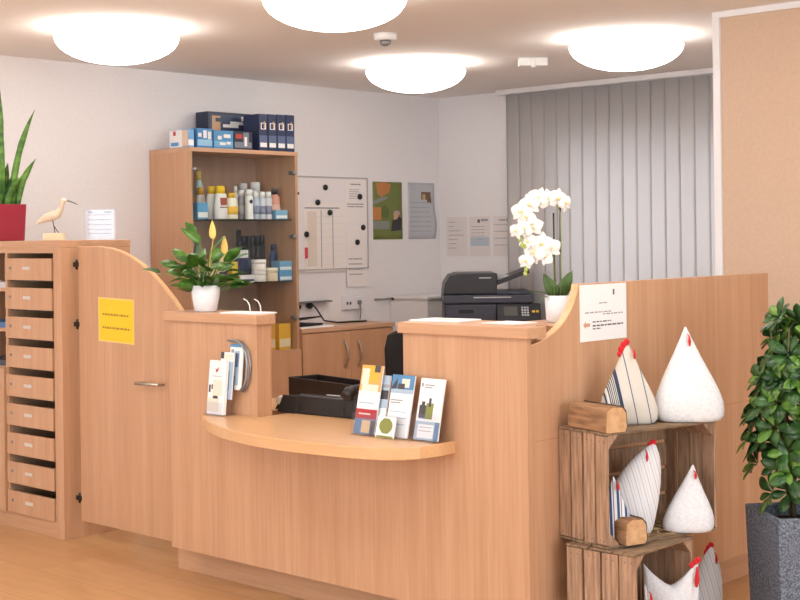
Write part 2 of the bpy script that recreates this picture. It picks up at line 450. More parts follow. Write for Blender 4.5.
# wooden wading bird
def bird():
    t = thing('wader_figurine', 'carved wooden wading bird with long beak on a block', 'figurine', (-6.04, 3.9, 1.4545), R(43))
    wd = noisy('pale_wood', (206, 184, 162), (226, 206, 184), (4, 12, 12), 5, .7)
    MB().box(-.05, .05, -.03, .03, 0, .037).build('base', mat('pine_block', (224, 204, 170), .6), t, world=False, bevel=.002)
    for dy, x0, x1 in ((-.008, .012, 0), (.008, -.01, -.004)):
        MB().tube([(x0+.012, dy, .038), (x1, dy, .075), (x1-.006, dy, .108)], [.0022]*3, 6).build('leg', mat('wire', (60, 52, 46), .5), t, world=False)
    s = MB(); rings = []
    path = [(-.098, .082, .003, .004), (-.075, .096, .010, .008), (-.045, .112, .022, .02), (-.012, .124, .026, .024), (.018, .135, .023, .021), (.034, .155, .014, .012),
            (.040, .178, .0115, .0105), (.043, .193, .014, .013), (.050, .203, .0145, .013), (.060, .204, .010, .010), (.068, .201, .004, .004)]
    for i, (x, z, a, b) in enumerate(path):
        j0, j1 = max(i-1, 0), min(i+1, len(path)-1)
        tx, tz = path[j1][0]-path[j0][0], path[j1][1]-path[j0][1]; l = math.hypot(tx, tz); nx, nz = -tz/l, tx/l
        rings.append([Vector((x+nx*a*math.sin(2*math.pi*k/14), b*math.cos(2*math.pi*k/14), z+nz*a*math.sin(2*math.pi*k/14))) for k in range(14)])
    s.loft(rings); s.build('body', wd, t, world=False, smooth=True)
    MB().tube([(.066, 0, .202), (.085, 0, .197), (.105, 0, .189), (.122, 0, .179)], [.0035, .003, .0025, .0012], 8).build('beak', mat('dark_beak', (62, 58, 60), .5), t, world=False)
    s = MB(); s.loft([[Vector((x, sgn*(.024-.006*abs(k-3)/3), z+.003*(k-3))) for k in range(7)] for x, z, sgn in ((-.08, .105, 1), (-.04, .122, 1), (0, .134, 1))], cap=False)
    s.build('wing', wd, t, world=False, solid=.003)
bird()

# sheet of paper with printed marks; u,v span the sheet from its lower left corner
def words(x0, x1, y, h, fill=1.0, seed=0, m=1):
    rnd = random.Random(seed); out = []; x = x0; end = x0+(x1-x0)*fill
    while x < end-.01:
        wl = min(rnd.uniform(.03, .10), end-x)
        out.append((x, y, x+wl, y+h, m)); x += wl+.018
    return out
def sheet(name, label, cat, o, u, v, w, h, marks, mats, group=None, th=.0012, bend=None, loc=None):
    o, u, v = Vector(o), Vector(u).normalized(), Vector(v).normalized(); n = u.cross(v).normalized()
    s = MB()
    K = 10 if bend else 1
    f = bend or (lambda a, b: 0)
    rows = []
    for side in (0, 1):
        rows.append([[s.v(o+u*w*i/K+v*h*j/K+n*(f(i/K, j/K)+side*th)) for i in range(K+1)] for j in range(K+1)])
    for sd in (0, 1):
        for j in range(K):
            for i in range(K): s.face([rows[sd][j][i], rows[sd][j][i+1], rows[sd][j+1][i+1], rows[sd][j+1][i]], bool(bend))
    for i in range(K):
        s.face([rows[0][0][i], rows[0][0][i+1], rows[1][0][i+1], rows[1][0][i]]); s.face([rows[0][K][i], rows[0][K][i+1], rows[1][K][i+1], rows[1][K][i]])
        s.face([rows[0][i][0], rows[0][i+1][0], rows[1][i+1][0], rows[1][i][0]]); s.face([rows[0][i][K], rows[0][i+1][K], rows[1][i+1][K], rows[1][i][K]])
    prints(s, o, u, v, w, h, marks, th, f)
    ob = s.build(name, mats, None)
    return tag(ob, label, cat, group)
def prints(s, o, u, v, w, h, marks, th=.0012, f=lambda a, b: 0):
    n = u.cross(v).normalized()
    for k, mk in enumerate(marks):
        lift = th+.0005+.00003*(k % 7)
        if mk[0] == 'poly':
            s.m = mk[2]
            s.face([s.v(o+u*w*a+v*h*b+n*(f(a, b)+lift+.0002)) for a, b in mk[1]])
            continue
        x0, y0, x1, y1, m = mk; s.m = m
        nx = max(1, int((x1-x0)*8)) if f(.5, .5) or f(.9, .3) else 1
        for i in range(nx):
            a0, a1 = x0+(x1-x0)*i/nx, x0+(x1-x0)*(i+1)/nx
            s.face([s.v(o+u*w*a+v*h*b+n*(f(a, b)+lift)) for a, b in ((a0, y0), (a1, y0), (a1, y1), (a0, y1))])
    s.m = 0
Z = Vector((0, 0, 1))

# acrylic sign stand on the mailbox cabinet
def sign_stand():
    t = thing('sign_stand', 'clear acrylic sign holder with printed sheet on the mailbox cabinet', 'sign holder', (-5.83, 4.03, 1.4545), R(45))
    MB().box(-.085, .085, -.03, .05, 0, .003).build('foot', M_acryl, t, world=False)
    MB().box(-.08, .08, -.004, -.001, .003, .155).build('front_plate', M_acryl, t, world=False)
    p = MB().box(-.07, .07, 0, .001, .006, .15).build('paper_insert', mat('sign_paper', (216, 213, 218), .7), t, world=False)
    s = MB()
    for x0, x1, z0, z1 in [(-.055, -.035, .135, .145), (.025, .06, .136, .144)]+[(-.06, .06, z, z+.003) for z in (.125, .10, .075, .05, .03)]:
        s.box(x0, x1, -.0008, 0, z0, z1)
    s.build('printed_marking', M_inkl, p, world=False)
sign_stand()

# ------------------------------------------------------------------ gate
def gate():
    Y0, Y1 = 3.79, 3.812
    t = thing('reception_gate', 'beech swing gate with a curved top between mailboxes and counter', 'gate', (-5.25, 3.8, .09))
    arc = [(-5.665, 1.42), (-5.50, 1.42), (-5.40, 1.411), (-5.32, 1.395), (-5.24, 1.371), (-5.167, 1.340), (-5.09, 1.299), (-5.017, 1.25), (-4.93, 1.182), (-4.874, 1.13), (-4.83, 1.08), (-4.79, 1.02)]
    pts = [(-5.665, .092)]+arc+[(-4.79, .092)]
    MB().prism(pts, 'y', Y0, Y1).build('panel', M_woodZ, t, bevel=.001)
    s = MB(); n = len(arc)
    off = []
    for i, p in enumerate(arc):
        a, b = arc[max(i-1, 0)], arc[min(i+1, n-1)]; dx, dz = b[0]-a[0], b[1]-a[1]; l = math.hypot(dx, dz)
        off.append((p[0]-dz/l*.0, p[1]+.0)); off[-1] = (p[0]+(-dz/l)*.004*-1*-1, p[1]+dx/l*.004)
    outer = [(p[0]+(0), p[1]) for p in arc]
    rings = []
    for p, q in zip(arc, off):
        rings.append([Vector((p[0], Y0-.001, p[1]-.0005)), Vector((p[0], Y1+.001, p[1]-.0005)), Vector((q[0]-.0, Y1+.001, q[1])), Vector((q[0], Y0-.001, q[1]))])
    s.loft(rings, smooth=False); s.build('edge_band', M_edge, t)
    for z in (1.335, 1.045, .20):
        h = MB(); h.tube([(-5.684, Y0+.004, z-.024), (-5.684, Y0+.004, z+.024)], .006, 10); h.box(-5.7055, -5.66, Y0-.003, Y0, z-.011, z+.011)
        h.build('hinge', M_black, t)
    hd = MB(); hd.tube([(-5.165, Y0-.035, .793), (-4.99, Y0-.035, .797)], .0075, 12)
    for x in (-5.145, -5.0): hd.tube([(x, Y0-.035, .795), (x, Y0, .795)], .005, 8)
    hd.build('handle', M_metal, t)
    YEL = [mat('yellow_frame_paper', (240, 206, 120), .6), mat('yellow_paper', (236, 200, 34), .6), mat('brown_ink', (172, 126, 44), .8)]
    mk = [(.03, .035, .97, .965, 1)]+words(.12, .86, .60, .045, 1, 3, 2)+words(.12, .90, .30, .045, 1, 4, 2)
    sheet('yellow_notice', 'yellow printed notice taped to the curved gate', 'notice', (-5.5, Y0-.0004, .972), (1, 0, -.025), Z, .285, .209, mk, YEL)
gate()

# ------------------------------------------------------------------ reception counter
def counter():
    t = thing('reception_counter', 'large beech reception counter with raised ends and rounded writing shelf', 'reception counter', (-3.7, 3.7, 0))
    # front panel: raised at both ends, low in the middle
    pts = [(-4.735, .13), (-2.8, .13), (-2.8, 1.103), (-3.362, 1.103), (-3.362, .69), (-4.165, .69), (-4.165, 1.103), (-4.735, 1.103)]
    MB().prism(pts, 'y', 3.62, 3.645).build('front_panel', M_woodZ, t, bevel=.0015)
    MB().box(-4.845, -2.88, 3.74, 3.76, 0, .13).build('plinth', M_woodX, t)
    MB().box(-4.845, -4.825, 3.76, 3.786, 0, .088).build('plinth', M_woodY, t)
    MB().box(-2.905, -2.88, 3.76, 5.26, 0, .13).build('plinth', M_woodY, t)
    # bodies of the raised ends
    MB().prism([(-4.735, 3.645), (-4.165, 3.645), (-4.165, 3.70), (-4.29, 3.79), (-4.735, 3.79)], 'z', .13, 1.103).build('end_body', M_woodZ, t, bevel=.002)
    MB().prism([(-3.362, 3.645), (-2.826, 3.645), (-2.826, 3.70), (-2.95, 3.83), (-3.362, 3.83)], 'z', .13, 1.103).build('end_body', M_woodZ, t, bevel=.002)
    MB().prism([(-4.752, 3.604), (-4.148, 3.604), (-4.148, 3.708), (-4.275, 3.81), (-4.752, 3.81)], 'z', 1.103, 1.142).build('raised_top', M_woodX, t, bevel=.003)
    MB().prism([(-3.376, 3.604), (-2.784, 3.604), (-2.784, 3.712), (-2.828, 3.712), (-2.94, 3.85), (-3.376, 3.85)], 'z', 1.103, 1.142).build('raised_top', M_woodX, t, bevel=.003)
    # side panel facing the lobby, concave rise at its near end
    arc = [(3.645, 1.078), (3.69, 1.086), (3.735, 1.098), (3.775, 1.113), (3.81, 1.131), (3.845, 1.156), (3.872, 1.182), (3.895, 1.212), (3.912, 1.245), (3.921, 1.277)]
    pan = [(3.645, .13)]+arc+[(5.29, 1.277), (5.29, .13)]
    MB().prism(pan, 'x', -2.826, -2.8).build('side_panel', M_woodZ, t, bevel=.0015)
    s = MB(); rings = []
    for i, p in enumerate(arc):
        a, b = arc[max(i-1, 0)], arc[min(i+1, len(arc)-1)]; dy, dz = b[0]-a[0], b[1]-a[1]; l = math.hypot(dy, dz)
        q = (p[0]-dz/l*.004, p[1]+dy/l*.004)
        rings.append([Vector((-2.827, p[0], p[1])), Vector((-2.799, p[0], p[1])), Vector((-2.799, q[0], q[1])), Vector((-2.827, q[0], q[1]))])
    s.loft(rings, smooth=False); s.build('edge_band', M_edge, t)
    s = MB(); s.box(-2.8008, -2.7997, 3.66, 5.285, .7542, .7558); s.build('panel_joint', mat('joint', (168, 128, 100), .8), t)
    # inner ledge for the orchid, running behind the side panel
    MB().box(-3.12, -2.827, 3.885, 5.27, 1.09, 1.13).build('inner_ledge', M_woodY, t, bevel=.002)
    MB().box(-2.90, -2.827, 3.9, 5.25, .13, 1.09).build('inner_body', M_cabZ, t)
    # writing shelf
    out = [(-4.50, 3.622), (-4.47, 3.585), (-4.39, 3.515), (-4.29, 3.45), (-4.18, 3.392), (-4.07, 3.346), (-3.96, 3.311), (-3.86, 3.289), (-3.76, 3.277), (-3.65, 3.274), (-3.55, 3.28), (-3.45, 3.291),
           (-3.36, 3.305), (-3.28, 3.322), (-3.21, 3.35), (-3.16, 3.395), (-3.13, 3.45), (-3.116, 3.53), (-3.118, 3.622)]
    MB().prism(out, 'z', .69, .734).build('writing_shelf', M_worktop, t, bevel=.004, seg=3)
    MB().prism([(-4.16, 3.618), (-3.367, 3.618), (-3.367, 3.84), (-3.0, 3.84), (-3.0, 4.30), (-4.6, 4.30), (-4.6, 3.80), (-4.16, 3.80)], 'z', .691, .7335).build('desk_top', M_worktop, t, bevel=.002)
    MB().box(-4.55, -4.52, 3.82, 4.28, 0, .69).build('desk_leg_panel', M_woodZ, t)
counter()

# A4 sign on the side panel
SIG = [M_paper, M_ink, M_inkl, mat('salmon_ink', (206, 160, 134), .8)]
mk = words(.40, .60, .655, .02, 1, 5, 2)+words(.10, .66, .495, .022, 1, 6, 2)+words(.48, .92, .455, .022, 1, 8, 2)+words(.26, .66, .325, .024, 1, 9, 1)+words(.26, .92, .255, .028, 1, 10, 1)+words(.26, .44, .205, .022, 1, 11, 1)
mk += [(.70, .80, .735, .90, 1), ('poly', [(.06, .29), (.115, .355), (.115, .32), (.20, .32), (.20, .26), (.115, .26), (.115, .225)], 3)]
sheet('arrow_notice', 'white printed notice with a left arrow on the counter side panel', 'notice', (-2.7994, 3.925, 1.072), (0, 1, 0), Z, .29, .20, mk, SIG)

# papers lying on the right raised top
PA = [M_paper, M_inkl, mat('kraft_print', (222, 176, 120), .8)]
sheet('paper_sheet', 'larger loose white sheet with an orange mark lying on the raised counter end', 'paper', (-3.37, 3.66, 1.1425), (1, .12, 0), (-.1, 1, 0), .215, .15, [(.3, .5, .62, .62, 2)], PA, th=.005)
sheet('paper_sheet', 'smaller loose white sheet on the counter end by the copier', 'paper', (-3.06, 3.70, 1.1425), (1, -.05, 0), (.1, 1, 0), .14, .13, [], PA, th=.003)

# ------------------------------------------------------------------ peace lily
def pot_mesh(s, r0, r1, h, seg=28):
    s.lathe([(r0*.9, 0), (r0, .004), ((r0+r1)/2*1.05, h*.55), (r1, h), (r1-.006, h), (r1-.008, h-.02), (.005, h-.02)], seg=seg)
def peace_lily():
    t = thing('peace_lily', 'peace lily with yellow blooms in a white pot on the counter', 'potted plant', (-4.582, 3.70, 1.142))
    s = MB(); pot_mesh(s, .048, .063, .112); s.build('pot', mat('white_ceramic', (240, 240, 246), .25), t, world=False)
    MB().lathe([(.055, .085), (.06, .095), (.005, .097)], seg=20).build('soil', mat('soil', (58, 44, 34), .95), t, world=False)
    g = noisy('lily_leaf', (38, 82, 24), (92, 138, 52), (1, 1, 1), 14, .35)
    vd = Vector((.73, .68, 0))     # direction across the counter as seen from the lobby
    s = MB(); st = MB(); rnd = random.Random(4)
    def shoot(a, h, l, L, W, droop):
        d = Vector((math.cos(a), math.sin(a), 0))
        b = d*.02+Z*.09; m = d*l*.5+Z*(.09+h*.7); e = d*l+Z*(.09+h)
        st.tube([b, m, e], [.0025, .002, .0016], 6)
        q = rnd.uniform(0, 6.28)
        s.leaf(e, d*.8+Z*(.75 if h > .1 else .35), L, W, droop*.8, .2, 7, .6, up=(.62*math.cos(q), .62*math.sin(q), .75))
    for k in range(52):
        a = rnd.uniform(0, 2*math.pi); h = rnd.uniform(.0, .13); shoot(a, h, rnd.uniform(.03, .10), rnd.uniform(.075, .11), rnd.uniform(.044, .06), rnd.uniform(.3, .9))
    A = math.atan2(.68, .73)
    shoot(A+math.pi, .075, .19, .09, .045, .4); shoot(A+math.pi, .20, .02, .11, .06, .2); shoot(A+math.pi, .10, .12, .08, .055, .3); shoot(A, .11, .10, .10, .045, .6)
    shoot(A, .03, .12, .08, .03, .9); shoot(A+2.6, .24, .05, .08, .04, .0); shoot(A-.3, .17, .03, .09, .04, .1)
    s.build('leaves', g, t, world=False, solid=.0008); st.build('stems', mat('lily_stem', (104, 138, 66), .5), t, world=False)
    for a, h, lx in ((A, .215, .035), (A, .15, .085)):
        d = Vector((math.cos(a), math.sin(a), 0)); e = d*lx+Z*(.09+h)
        f = MB(); f.tube([d*.01+Z*.09, d*lx*.6+Z*(.09+h*.6), e], [.002, .0018, .0015], 6)
        f.leaf(e, Vector((-.12, .05, 1)), 0.085, .030, .08, .5, 7, .6, up=(d.y, -d.x, .2))
        f.build('bloom', mat('spathe', (236, 198, 108), .5), t, world=False, solid=.001)
peace_lily()
def ring_file():
    t = thing('ring_binder_insert', 'flat stack of white papers with two curved wire prongs on the counter', 'papers', (-4.29, 3.69, 1.142), R(6))
    s = MB(); s.box(-.12, .10, -.05, .06, 0, .006); s.build('paper_stack', M_paper, t, world=False, bevel=.001)
    for x in (-.03, .03):
        MB().tube([(x, .04, .004), (x-.003, .04, .03), (x-.012, .035, .05), (x-.028, .03, .058)], .0022, 8).build('prong', M_white, t, world=False)
ring_file()

# ------------------------------------------------------------------ brochures
def leaflet(label, x, y, z, w, h, tilt, marks, mats, group, th=.006, rz=0):
    t = thing('leaflet', label, 'leaflet', (x, y, z), rz, group)
    u = Vector((1, 0, 0)); v = Vector((0, math.sin(tilt), math.cos(tilt))); n = u.cross(v)
    s = MB(); o = Vector((-w/2, 0, 0))
    s.prism([(0, 0), (0, h), (0, h)], 'x', 0, 0) if False else None
    a = [o, o+u*w, o+u*w+v*h, o+v*h]
    s.loft([[p-n*th for p in a], a], smooth=False)
    prints(s, o, u, v, w, h, marks, 0)
    s.build('cover', mats, t, world=False)
    return t
def holder(label, x, y, z, w, tilt, ph, h, rz=0, depth=.03):
    """clear acrylic pocket stand: back plate, pocket front, base"""
    t = thing('leaflet_holder', label, 'leaflet holder', (x, y, z), rz, 'clear leaflet holders')
    u = Vector((1, 0, 0)); v = Vector((0, math.sin(tilt), math.cos(tilt))); n = u.cross(v)
    def plate(name, off, hh, th=.002):
        o = Vector((-w/2, 0, .0035))+n*off; a = [o, o+u*w, o+u*w+v*hh, o+v*hh]
        s = MB(); s.loft([[p-n*th for p in a], a], smooth=False); s.build(name, M_acryl, t, world=False)
    plate('back_plate', -depth/2-.001, h); plate('pocket_front', depth/2+.002, ph)
    MB().box(-w/2, w/2, -depth/2-.004, depth/2+.05, 0, .003).build('base', M_acryl, t, world=False)
    return t
C_or = mat('print_orange', (232, 170, 92), .5); C_red = mat('print_red', (176, 44, 56), .5); C_blue = mat('print_blue', (96, 128, 168), .5); C_sky = mat('print_sky', (84, 140, 186), .5)
C_bread = mat('print_bread', (214, 184, 140), .5); C_dk = mat('print_dark', (70, 68, 74), .5); C_grn = mat('print_green', (132, 138, 70), .5); C_gold = mat('print_gold', (226, 178, 52), .5)
C_ltb = mat('print_light_blue', (170, 192, 212), .5); C_cream = mat('print_cream', (232, 222, 208), .5)
LM = [M_paper, C_or, C_red, C_blue, C_sky, C_bread, C_dk, C_grn, C_gold, C_ltb, C_cream, M_inkl]
zt = .735
TL = R(13)
def brochures():
    holder('clear leaflet holder standing nearest the phone', -3.462, 3.522, zt, .125, TL, .075, .17)
    m = [(0, .62, 1, 1, 1), (.05, .72, .4, .95, 10), (.42, .76, .78, 1, 8), (.1, .62, .9, .72, 10), (.62, .9, .9, 1, 6), (0, .36, 1, .62, 0), (.08, .44, .8, .46, 9), (.08, .40, .6, .42, 9),
         (0, .22, 1, .36, 2), (.15, .28, .7, .30, 10), (0, 0, 1, .22, 3), (.35, .02, .75, .2, 5), (.78, 0, 1, .2, 6)]
    leaflet('leaflet with orange photo and red band in the holder by the phone', -3.469, 3.5185, zt+.004, .105, .25, TL, m, LM, 'leaflets on the writing shelf')
    leaflet('narrow grey and white leaflet half hidden behind the orange one', -3.43, 3.534, zt+.004, .085, .215, TL, [(0, .45, 1, 1, 9), (.2, .6, 1, .75, 6), (.2, .8, 1, .85, 11), (.6, .1, 1, .25, 6)], LM, 'leaflets on the writing shelf')
    holder('middle clear leaflet holder of the three on the shelf', -3.33, 3.535, zt, .125, TL, .075, .17)
    m = [(0, .72, 1, 1, 4), ('poly', [(.02, .8), (.25, .95), (.25, .78), (.02, .76)], 6), (.45, .8, .8, .94, 10), (.3, .76, .6, .86, 6), (0, .70, 1, .77, 9), (.05, .58, .6, .6, 11), (.05, .54, .5, .56, 11), (.06, .2, .8, .215, 9), (.06, .3, .85, .315, 9), (.06, .4, .8, .415, 9)]
    leaflet('white leaflet with a photo of a white building and blue sky', -3.322, 3.532, zt+.004, .108, .222, TL, m, LM, 'leaflets on the writing shelf')
    k = thing('card', 'small white card with a round olive-green emblem before the building leaflet', 'card', (-3.345, 3.498, zt+.0035), 0)
    v = Vector((0, math.sin(TL), math.cos(TL)))
    s = MB(); a = [Vector((-.045, 0, 0)), Vector((.045, 0, 0)), Vector((.045, 0, 0))+v*.075, Vector((-.045, 0, 0))+v*.075]
    nn = Vector((1, 0, 0)).cross(v); s.loft([[p-nn*.002 for p in a], a], smooth=False);     mk = [('poly', [(.5+.36*math.cos(2*math.pi*i/16), .56+.36*math.sin(2*math.pi*i/16)*(1+.08*(i % 2))) for i in range(16)], 7), (.05, .0, .95, .10, 7)]
    prints(s, Vector((-.045, 0, 0)), Vector((1, 0, 0)), v, .09, .075, mk, 0)
    s.build('face_sheet', LM, k, world=False)
    holder('clear leaflet holder at the right end of the writing shelf', -3.19, 3.545, zt, .125, TL, .09, .17)
    m = [(.05, .86, .14, .92, 11), (.2, .88, .6, .9, 11), (.2, .84, .5, .86, 11), (.08, .36, .62, .56, 6), (.16, .42, .3, .62, 6), (.36, .34, .66, .60, 7), (.45, .54, .55, .68, 6), (.1, .34, .65, .38, 3), (0, .0, 1, .30, 9), (.12, .03, .78, .25, 0), (.82, 0, 1, .3, 3), (.18, .2, .7, .21, 11), (.18, .14, .7, .15, 11)]
    leaflet('white leaflet with a group photo and blue bottom at the shelf end', -3.19, 3.542, zt+.004, .112, .216, TL, m, LM, 'leaflets on the writing shelf')
    # tiered rack on the left raised end
    T2 = R(6)
    t = thing('leaflet_rack', 'grey oval tiered leaflet rack fixed to the left counter end', 'leaflet rack', (-4.275, 3.6195, .80))
    s = MB()
    arcp = [(-.062, 0, .236), (-.03, 0, .239), (.0, 0, .236), (.026, 0, .222), (.045, 0, .198), (.055, 0, .165), (.057, 0, .13), (.05, 0, .09), (.035, 0, .055), (.01, 0, .035)]
    s.tube([(p[0]+.02, -.022, p[2]) for p in arcp], .0045, 8); s.tube([(p[0]+.02, -.005, p[2]-.004) for p in arcp], .0045, 8); s.build('rim', mat('steel_rack', (150, 156, 164), .3, .7), t, world=False)
    MB().box(-.04, .06, -.0035, 0, .03, .21).build('back_plate', M_acryl, t, world=False)
    leaflet('white leaflet with blue figures in the top tier of the oval rack', -4.276, 3.594, .838, .08, .185, T2, [(0, .93, 1, 1, 4), (.08, .75, .3, .88, 11), (.38, .1, .75, .85, 9), (.45, .5, .7, .8, 3), (.3, .0, .5, .3, 3)], LM, 'leaflets in the oval rack')
    leaflet('pale blue leaflet in the middle tier of the oval rack', -4.306, 3.568, .80, .08, .19, T2, [(0, .86, .25, 1, 6), (.3, .84, .95, .96, 10), (.35, .0, 1, .8, 9), (.5, .2, .75, .6, 3)], LM, 'leaflets in the oval rack')
    holder('clear leaflet holder on the shelf below the oval rack', -4.338, 3.545, zt, .115, T2, .05, .16)
    m = [('poly', [(.36, .86), (.46, .83), (.58, .88), (.54, .81), (.44, .77), (.40, .82)], 2), (.2, .70, .8, .71, 11), (.28, .35, .85, .64, 10), (.05, .40, .16, .54, 6), (.2, .46, .28, .55, 6), (.0, .05, .7, .3, 10), (.32, .29, .62, .34, 6), (.4, .33, .55, .37, 8), (.2, .22, .26, .25, 2)]
    leaflet('white leaflet with a small red bird mark standing on the shelf', -4.338, 3.542, zt+.004, .105, .218, T2, m, LM, 'leaflets on the writing shelf', th=.014)
brochures()

# ------------------------------------------------------------------ things on the desk behind the opening
def phone():
    t = thing('desk_phone', 'black office telephone with handset on the desk opening', 'telephone', (-3.985, 3.885, .7345), R(4))
    s = MB(); s.prism([(-.09, 0), (.09, 0), (.09, .02), (-.07, .08), (-.09, .075)], 'x', -.13, .12); s.build('body', M_black, t, world=False, bevel=.004)
    Mx = Matrix.Translation((.0, .0, .0575)) @ Matrix.Rotation(R(-20.5), 4, 'X')
    s = MB()
    for i in range(4):
        for j in range(3): s.box(-.03+i*.022, -.014+i*.022, -.03+j*.02, -.016+j*.02, .0, .006, Mx)
    s.build('keys', M_dark, t, world=False)
    MB().box(-.05, .03, .035, .07, .001, .006, Mx).build('display', M_greyp, t, world=False)
    MB().box(.0, .07, -.06, -.038, .001, .005, Mx).build('key_strip', M_greyp, t, world=False)
    s = MB(); s.tube([(.15, -.11, .088), (.152, -.085, .108), (.152, .0, .118), (.152, .085, .11), (.15, .115, .09)], [.027, .030, .019, .028, .026], 12, flat=.75); s.build('handset', M_black, t, world=False)
    s = MB(); s.prism([(-.09, 0), (.09, 0), (.09, .06), (-.09, .085)], 'x', .12, .185); s.build('cradle', M_black, t, world=False, bevel=.006)
    MB().prism([(-.10, 0), (.04, 0), (.04, .01), (-.06, .07)], 'x', -.24, -.13).build('side_module', M_black, t, world=False, bevel=.004)
    MB().tube([(.16, .1, .04), (.2, .12, .012), (.17, .16, .006), (.1, .18, .006)], .003, 6).build('cord', M_black, t, world=False)
phone()
def tray():
    t = thing('document_tray', 'long dark brown document tray at the back of the desk', 'tray', (-4.17, 4.19, .7345), R(-10))
    m = mat('dark_brown', (34, 25, 24), .5)
    s = MB(); s.box(-.42, .42, -.08, .08, 0, .012); s.box(-.42, .42, -.08, -.07, .012, .088); s.box(-.42, .42, .07, .08, .012, .088); s.box(-.42, -.41, -.07, .07, .012, .088); s.box(.41, .42, -.07, .07, .012, .088)
    s.build('body', m, t, world=False, bevel=.002)
tray()
sheet('note_paper', 'cream paper lying on the desk left of the phone', 'paper', (-4.37, 3.90, .734), (1, .1, 0), (-.1, 1, 0), .16, .11, [], [mat('cream_paper', (236, 216, 186), .8)], th=.003)
def tape():
    t = thing('tape_dispenser', 'small white and black tape dispenser at the desk opening edge', 'tape dispenser', (-4.28, 3.86, .7345), R(40))
    MB().prism([(-.03, 0), (.035, 0), (.03, .012), (-.02, .02)], 'y', -.012, .012).build('base', M_black, t, world=False, bevel=.002)
    MB().lathe([(.012, -.009), (.02, -.009), (.02, .009), (.012, .009)], seg=20, M=Matrix.Translation((-.005, 0, .034)) @ Matrix.Rotation(R(90), 4, 'X')).build('roll', M_white, t, world=False)
tape()

# ------------------------------------------------------------------ office chair behind the counter
def chair():
    t = thing('office_chair', 'black office chair glimpsed behind the raised counter end', 'office chair', (-4.63, 5.20, 0), R(180+40))
    f = mat('black_fabric', (26, 25, 28), .85)
    s = MB(); s.loft([[Vector((x*a, .235+b, z)) for x, b in ((-1, -.03), (-.8, -.045), (.8, -.045), (1, -.03), (1, .02), (.8, .03), (-.8, .03), (-1, .02))] for a, z in ((.15, .52), (.19, .62), (.22, .75), (.225, .9), (.21, .965), (.17, .985))])
    s.build('backrest', f, t, world=False)
    MB().box(-.24, .24, -.24, .23, .43, .50).build('seat', f, t, world=False, bevel=.03, seg=3)
    MB().tube([(0, .05, .43), (0, .05, .12)], .025, 12).build('gas_lift', M_grey, t, world=False)
    MB().tube([(0, .1, .45), (0, .28, .5), (0, .275, .68)], .018, 8).build('back_bar', M_black, t, world=False)
    for i in range(5):
        a = 2*math.pi*i/5; c, sn = math.cos(a), math.sin(a)
        l = MB().tube([(0, .05, .12), (c*.18, .05+sn*.18, .10), (c*.29, .05+sn*.29, .075)], [.025, .02, .015], 8).build('base_arm', M_black, t, world=False)
        MB().lathe([(.015, -.012), (.028, -.012), (.028, .012), (.015, .012)], seg=14, M=Matrix.Translation((c*.29, .05+sn*.29, .029)) @ Matrix.Rotation(a, 4, 'Z') @ Matrix.Rotation(R(90), 4, 'X')).build('caster', M_black, l, world=False)
    b = MB(); b.lathe([(.001, 0), (.02, 0), (.02, .004), (.001, .004)], seg=20, M=Matrix.Translation((.178, .186, .87)) @ Matrix.Rotation(R(90), 4, 'X')); b.build('round_tag', mat('tag_red', (206, 96, 92), .6), t, world=False)
chair()

# ------------------------------------------------------------------ tall display cabinet
CX0, CX1, CY0, CY1 = -6.862, -6.47, 5.115, 5.99
def tall():
    t = thing('display_cabinet', 'tall beech cabinet with glass doors full of toiletries', 'display cabinet', (-6.66, 5.55, 0))
    MB().box(CX0, CX1, CY0, CY0+.022, 0, 1.978).build('side_panel', M_cabZ, t, bevel=.001)
    MB().box(CX0, CX1, CY1-.022, CY1, 0, 1.978).build('side_panel', M_cabZ, t, bevel=.001)
    MB().box(CX0, CX1+.003, CY0-.002, CY1+.002, 1.978, 2.003).build('top_board', M_cabY, t, bevel=.002)
    MB().box(CX0, CX0+.01, CY0+.022, CY1-.022, .05, 1.978).build('back_panel', M_inside, t)
    MB().box(CX0+.01, CX1, CY0+.022, CY1-.022, .715, .737).build('floor_board', M_cabY, t)
    MB().box(CX0+.01, CX1-.03, CY0+.022, CY1-.022, 0, .06).build('plinth', M_cabY, t)
    for z in (1.572, 1.178):
        MB().box(CX0+.012, CX1-.035, CY0+.024, CY1-.024, z-.008, z).build('glass_shelf', thin_glass('shelf_glass', (214, 228, 222), .06), t, bevel=.001)
    ym = (CY0+CY1)/2
    for a, b in ((CY0+.003, ym-.0015), (ym+.0015, CY1-.003)):
        d = MB().box(CX1+.001, CX1+.006, a, b, .742, 1.974).build('glass_door', M_glass, t)
        e = a+.03 if a < ym-.1 else b-.03
        for z in (1.87, 1.46, .94):
            h = MB(); h.box(CX1-.035, CX1+.001, e-.014, e+.014, z-.012, z+.012)
            h.lathe([(.013, 0), (.013, .006), (.004, .008)], seg=14, M=Matrix.Translation((CX1+.006, e, z)) @ Matrix.Rotation(R(90), 4, 'Y')); h.build('hinge', M_grey, d)
        d = MB().box(CX1+.001, CX1+.02, a, b, .062, .735).build('wooden_door', M_cabZ, t, bevel=.001)
tall()

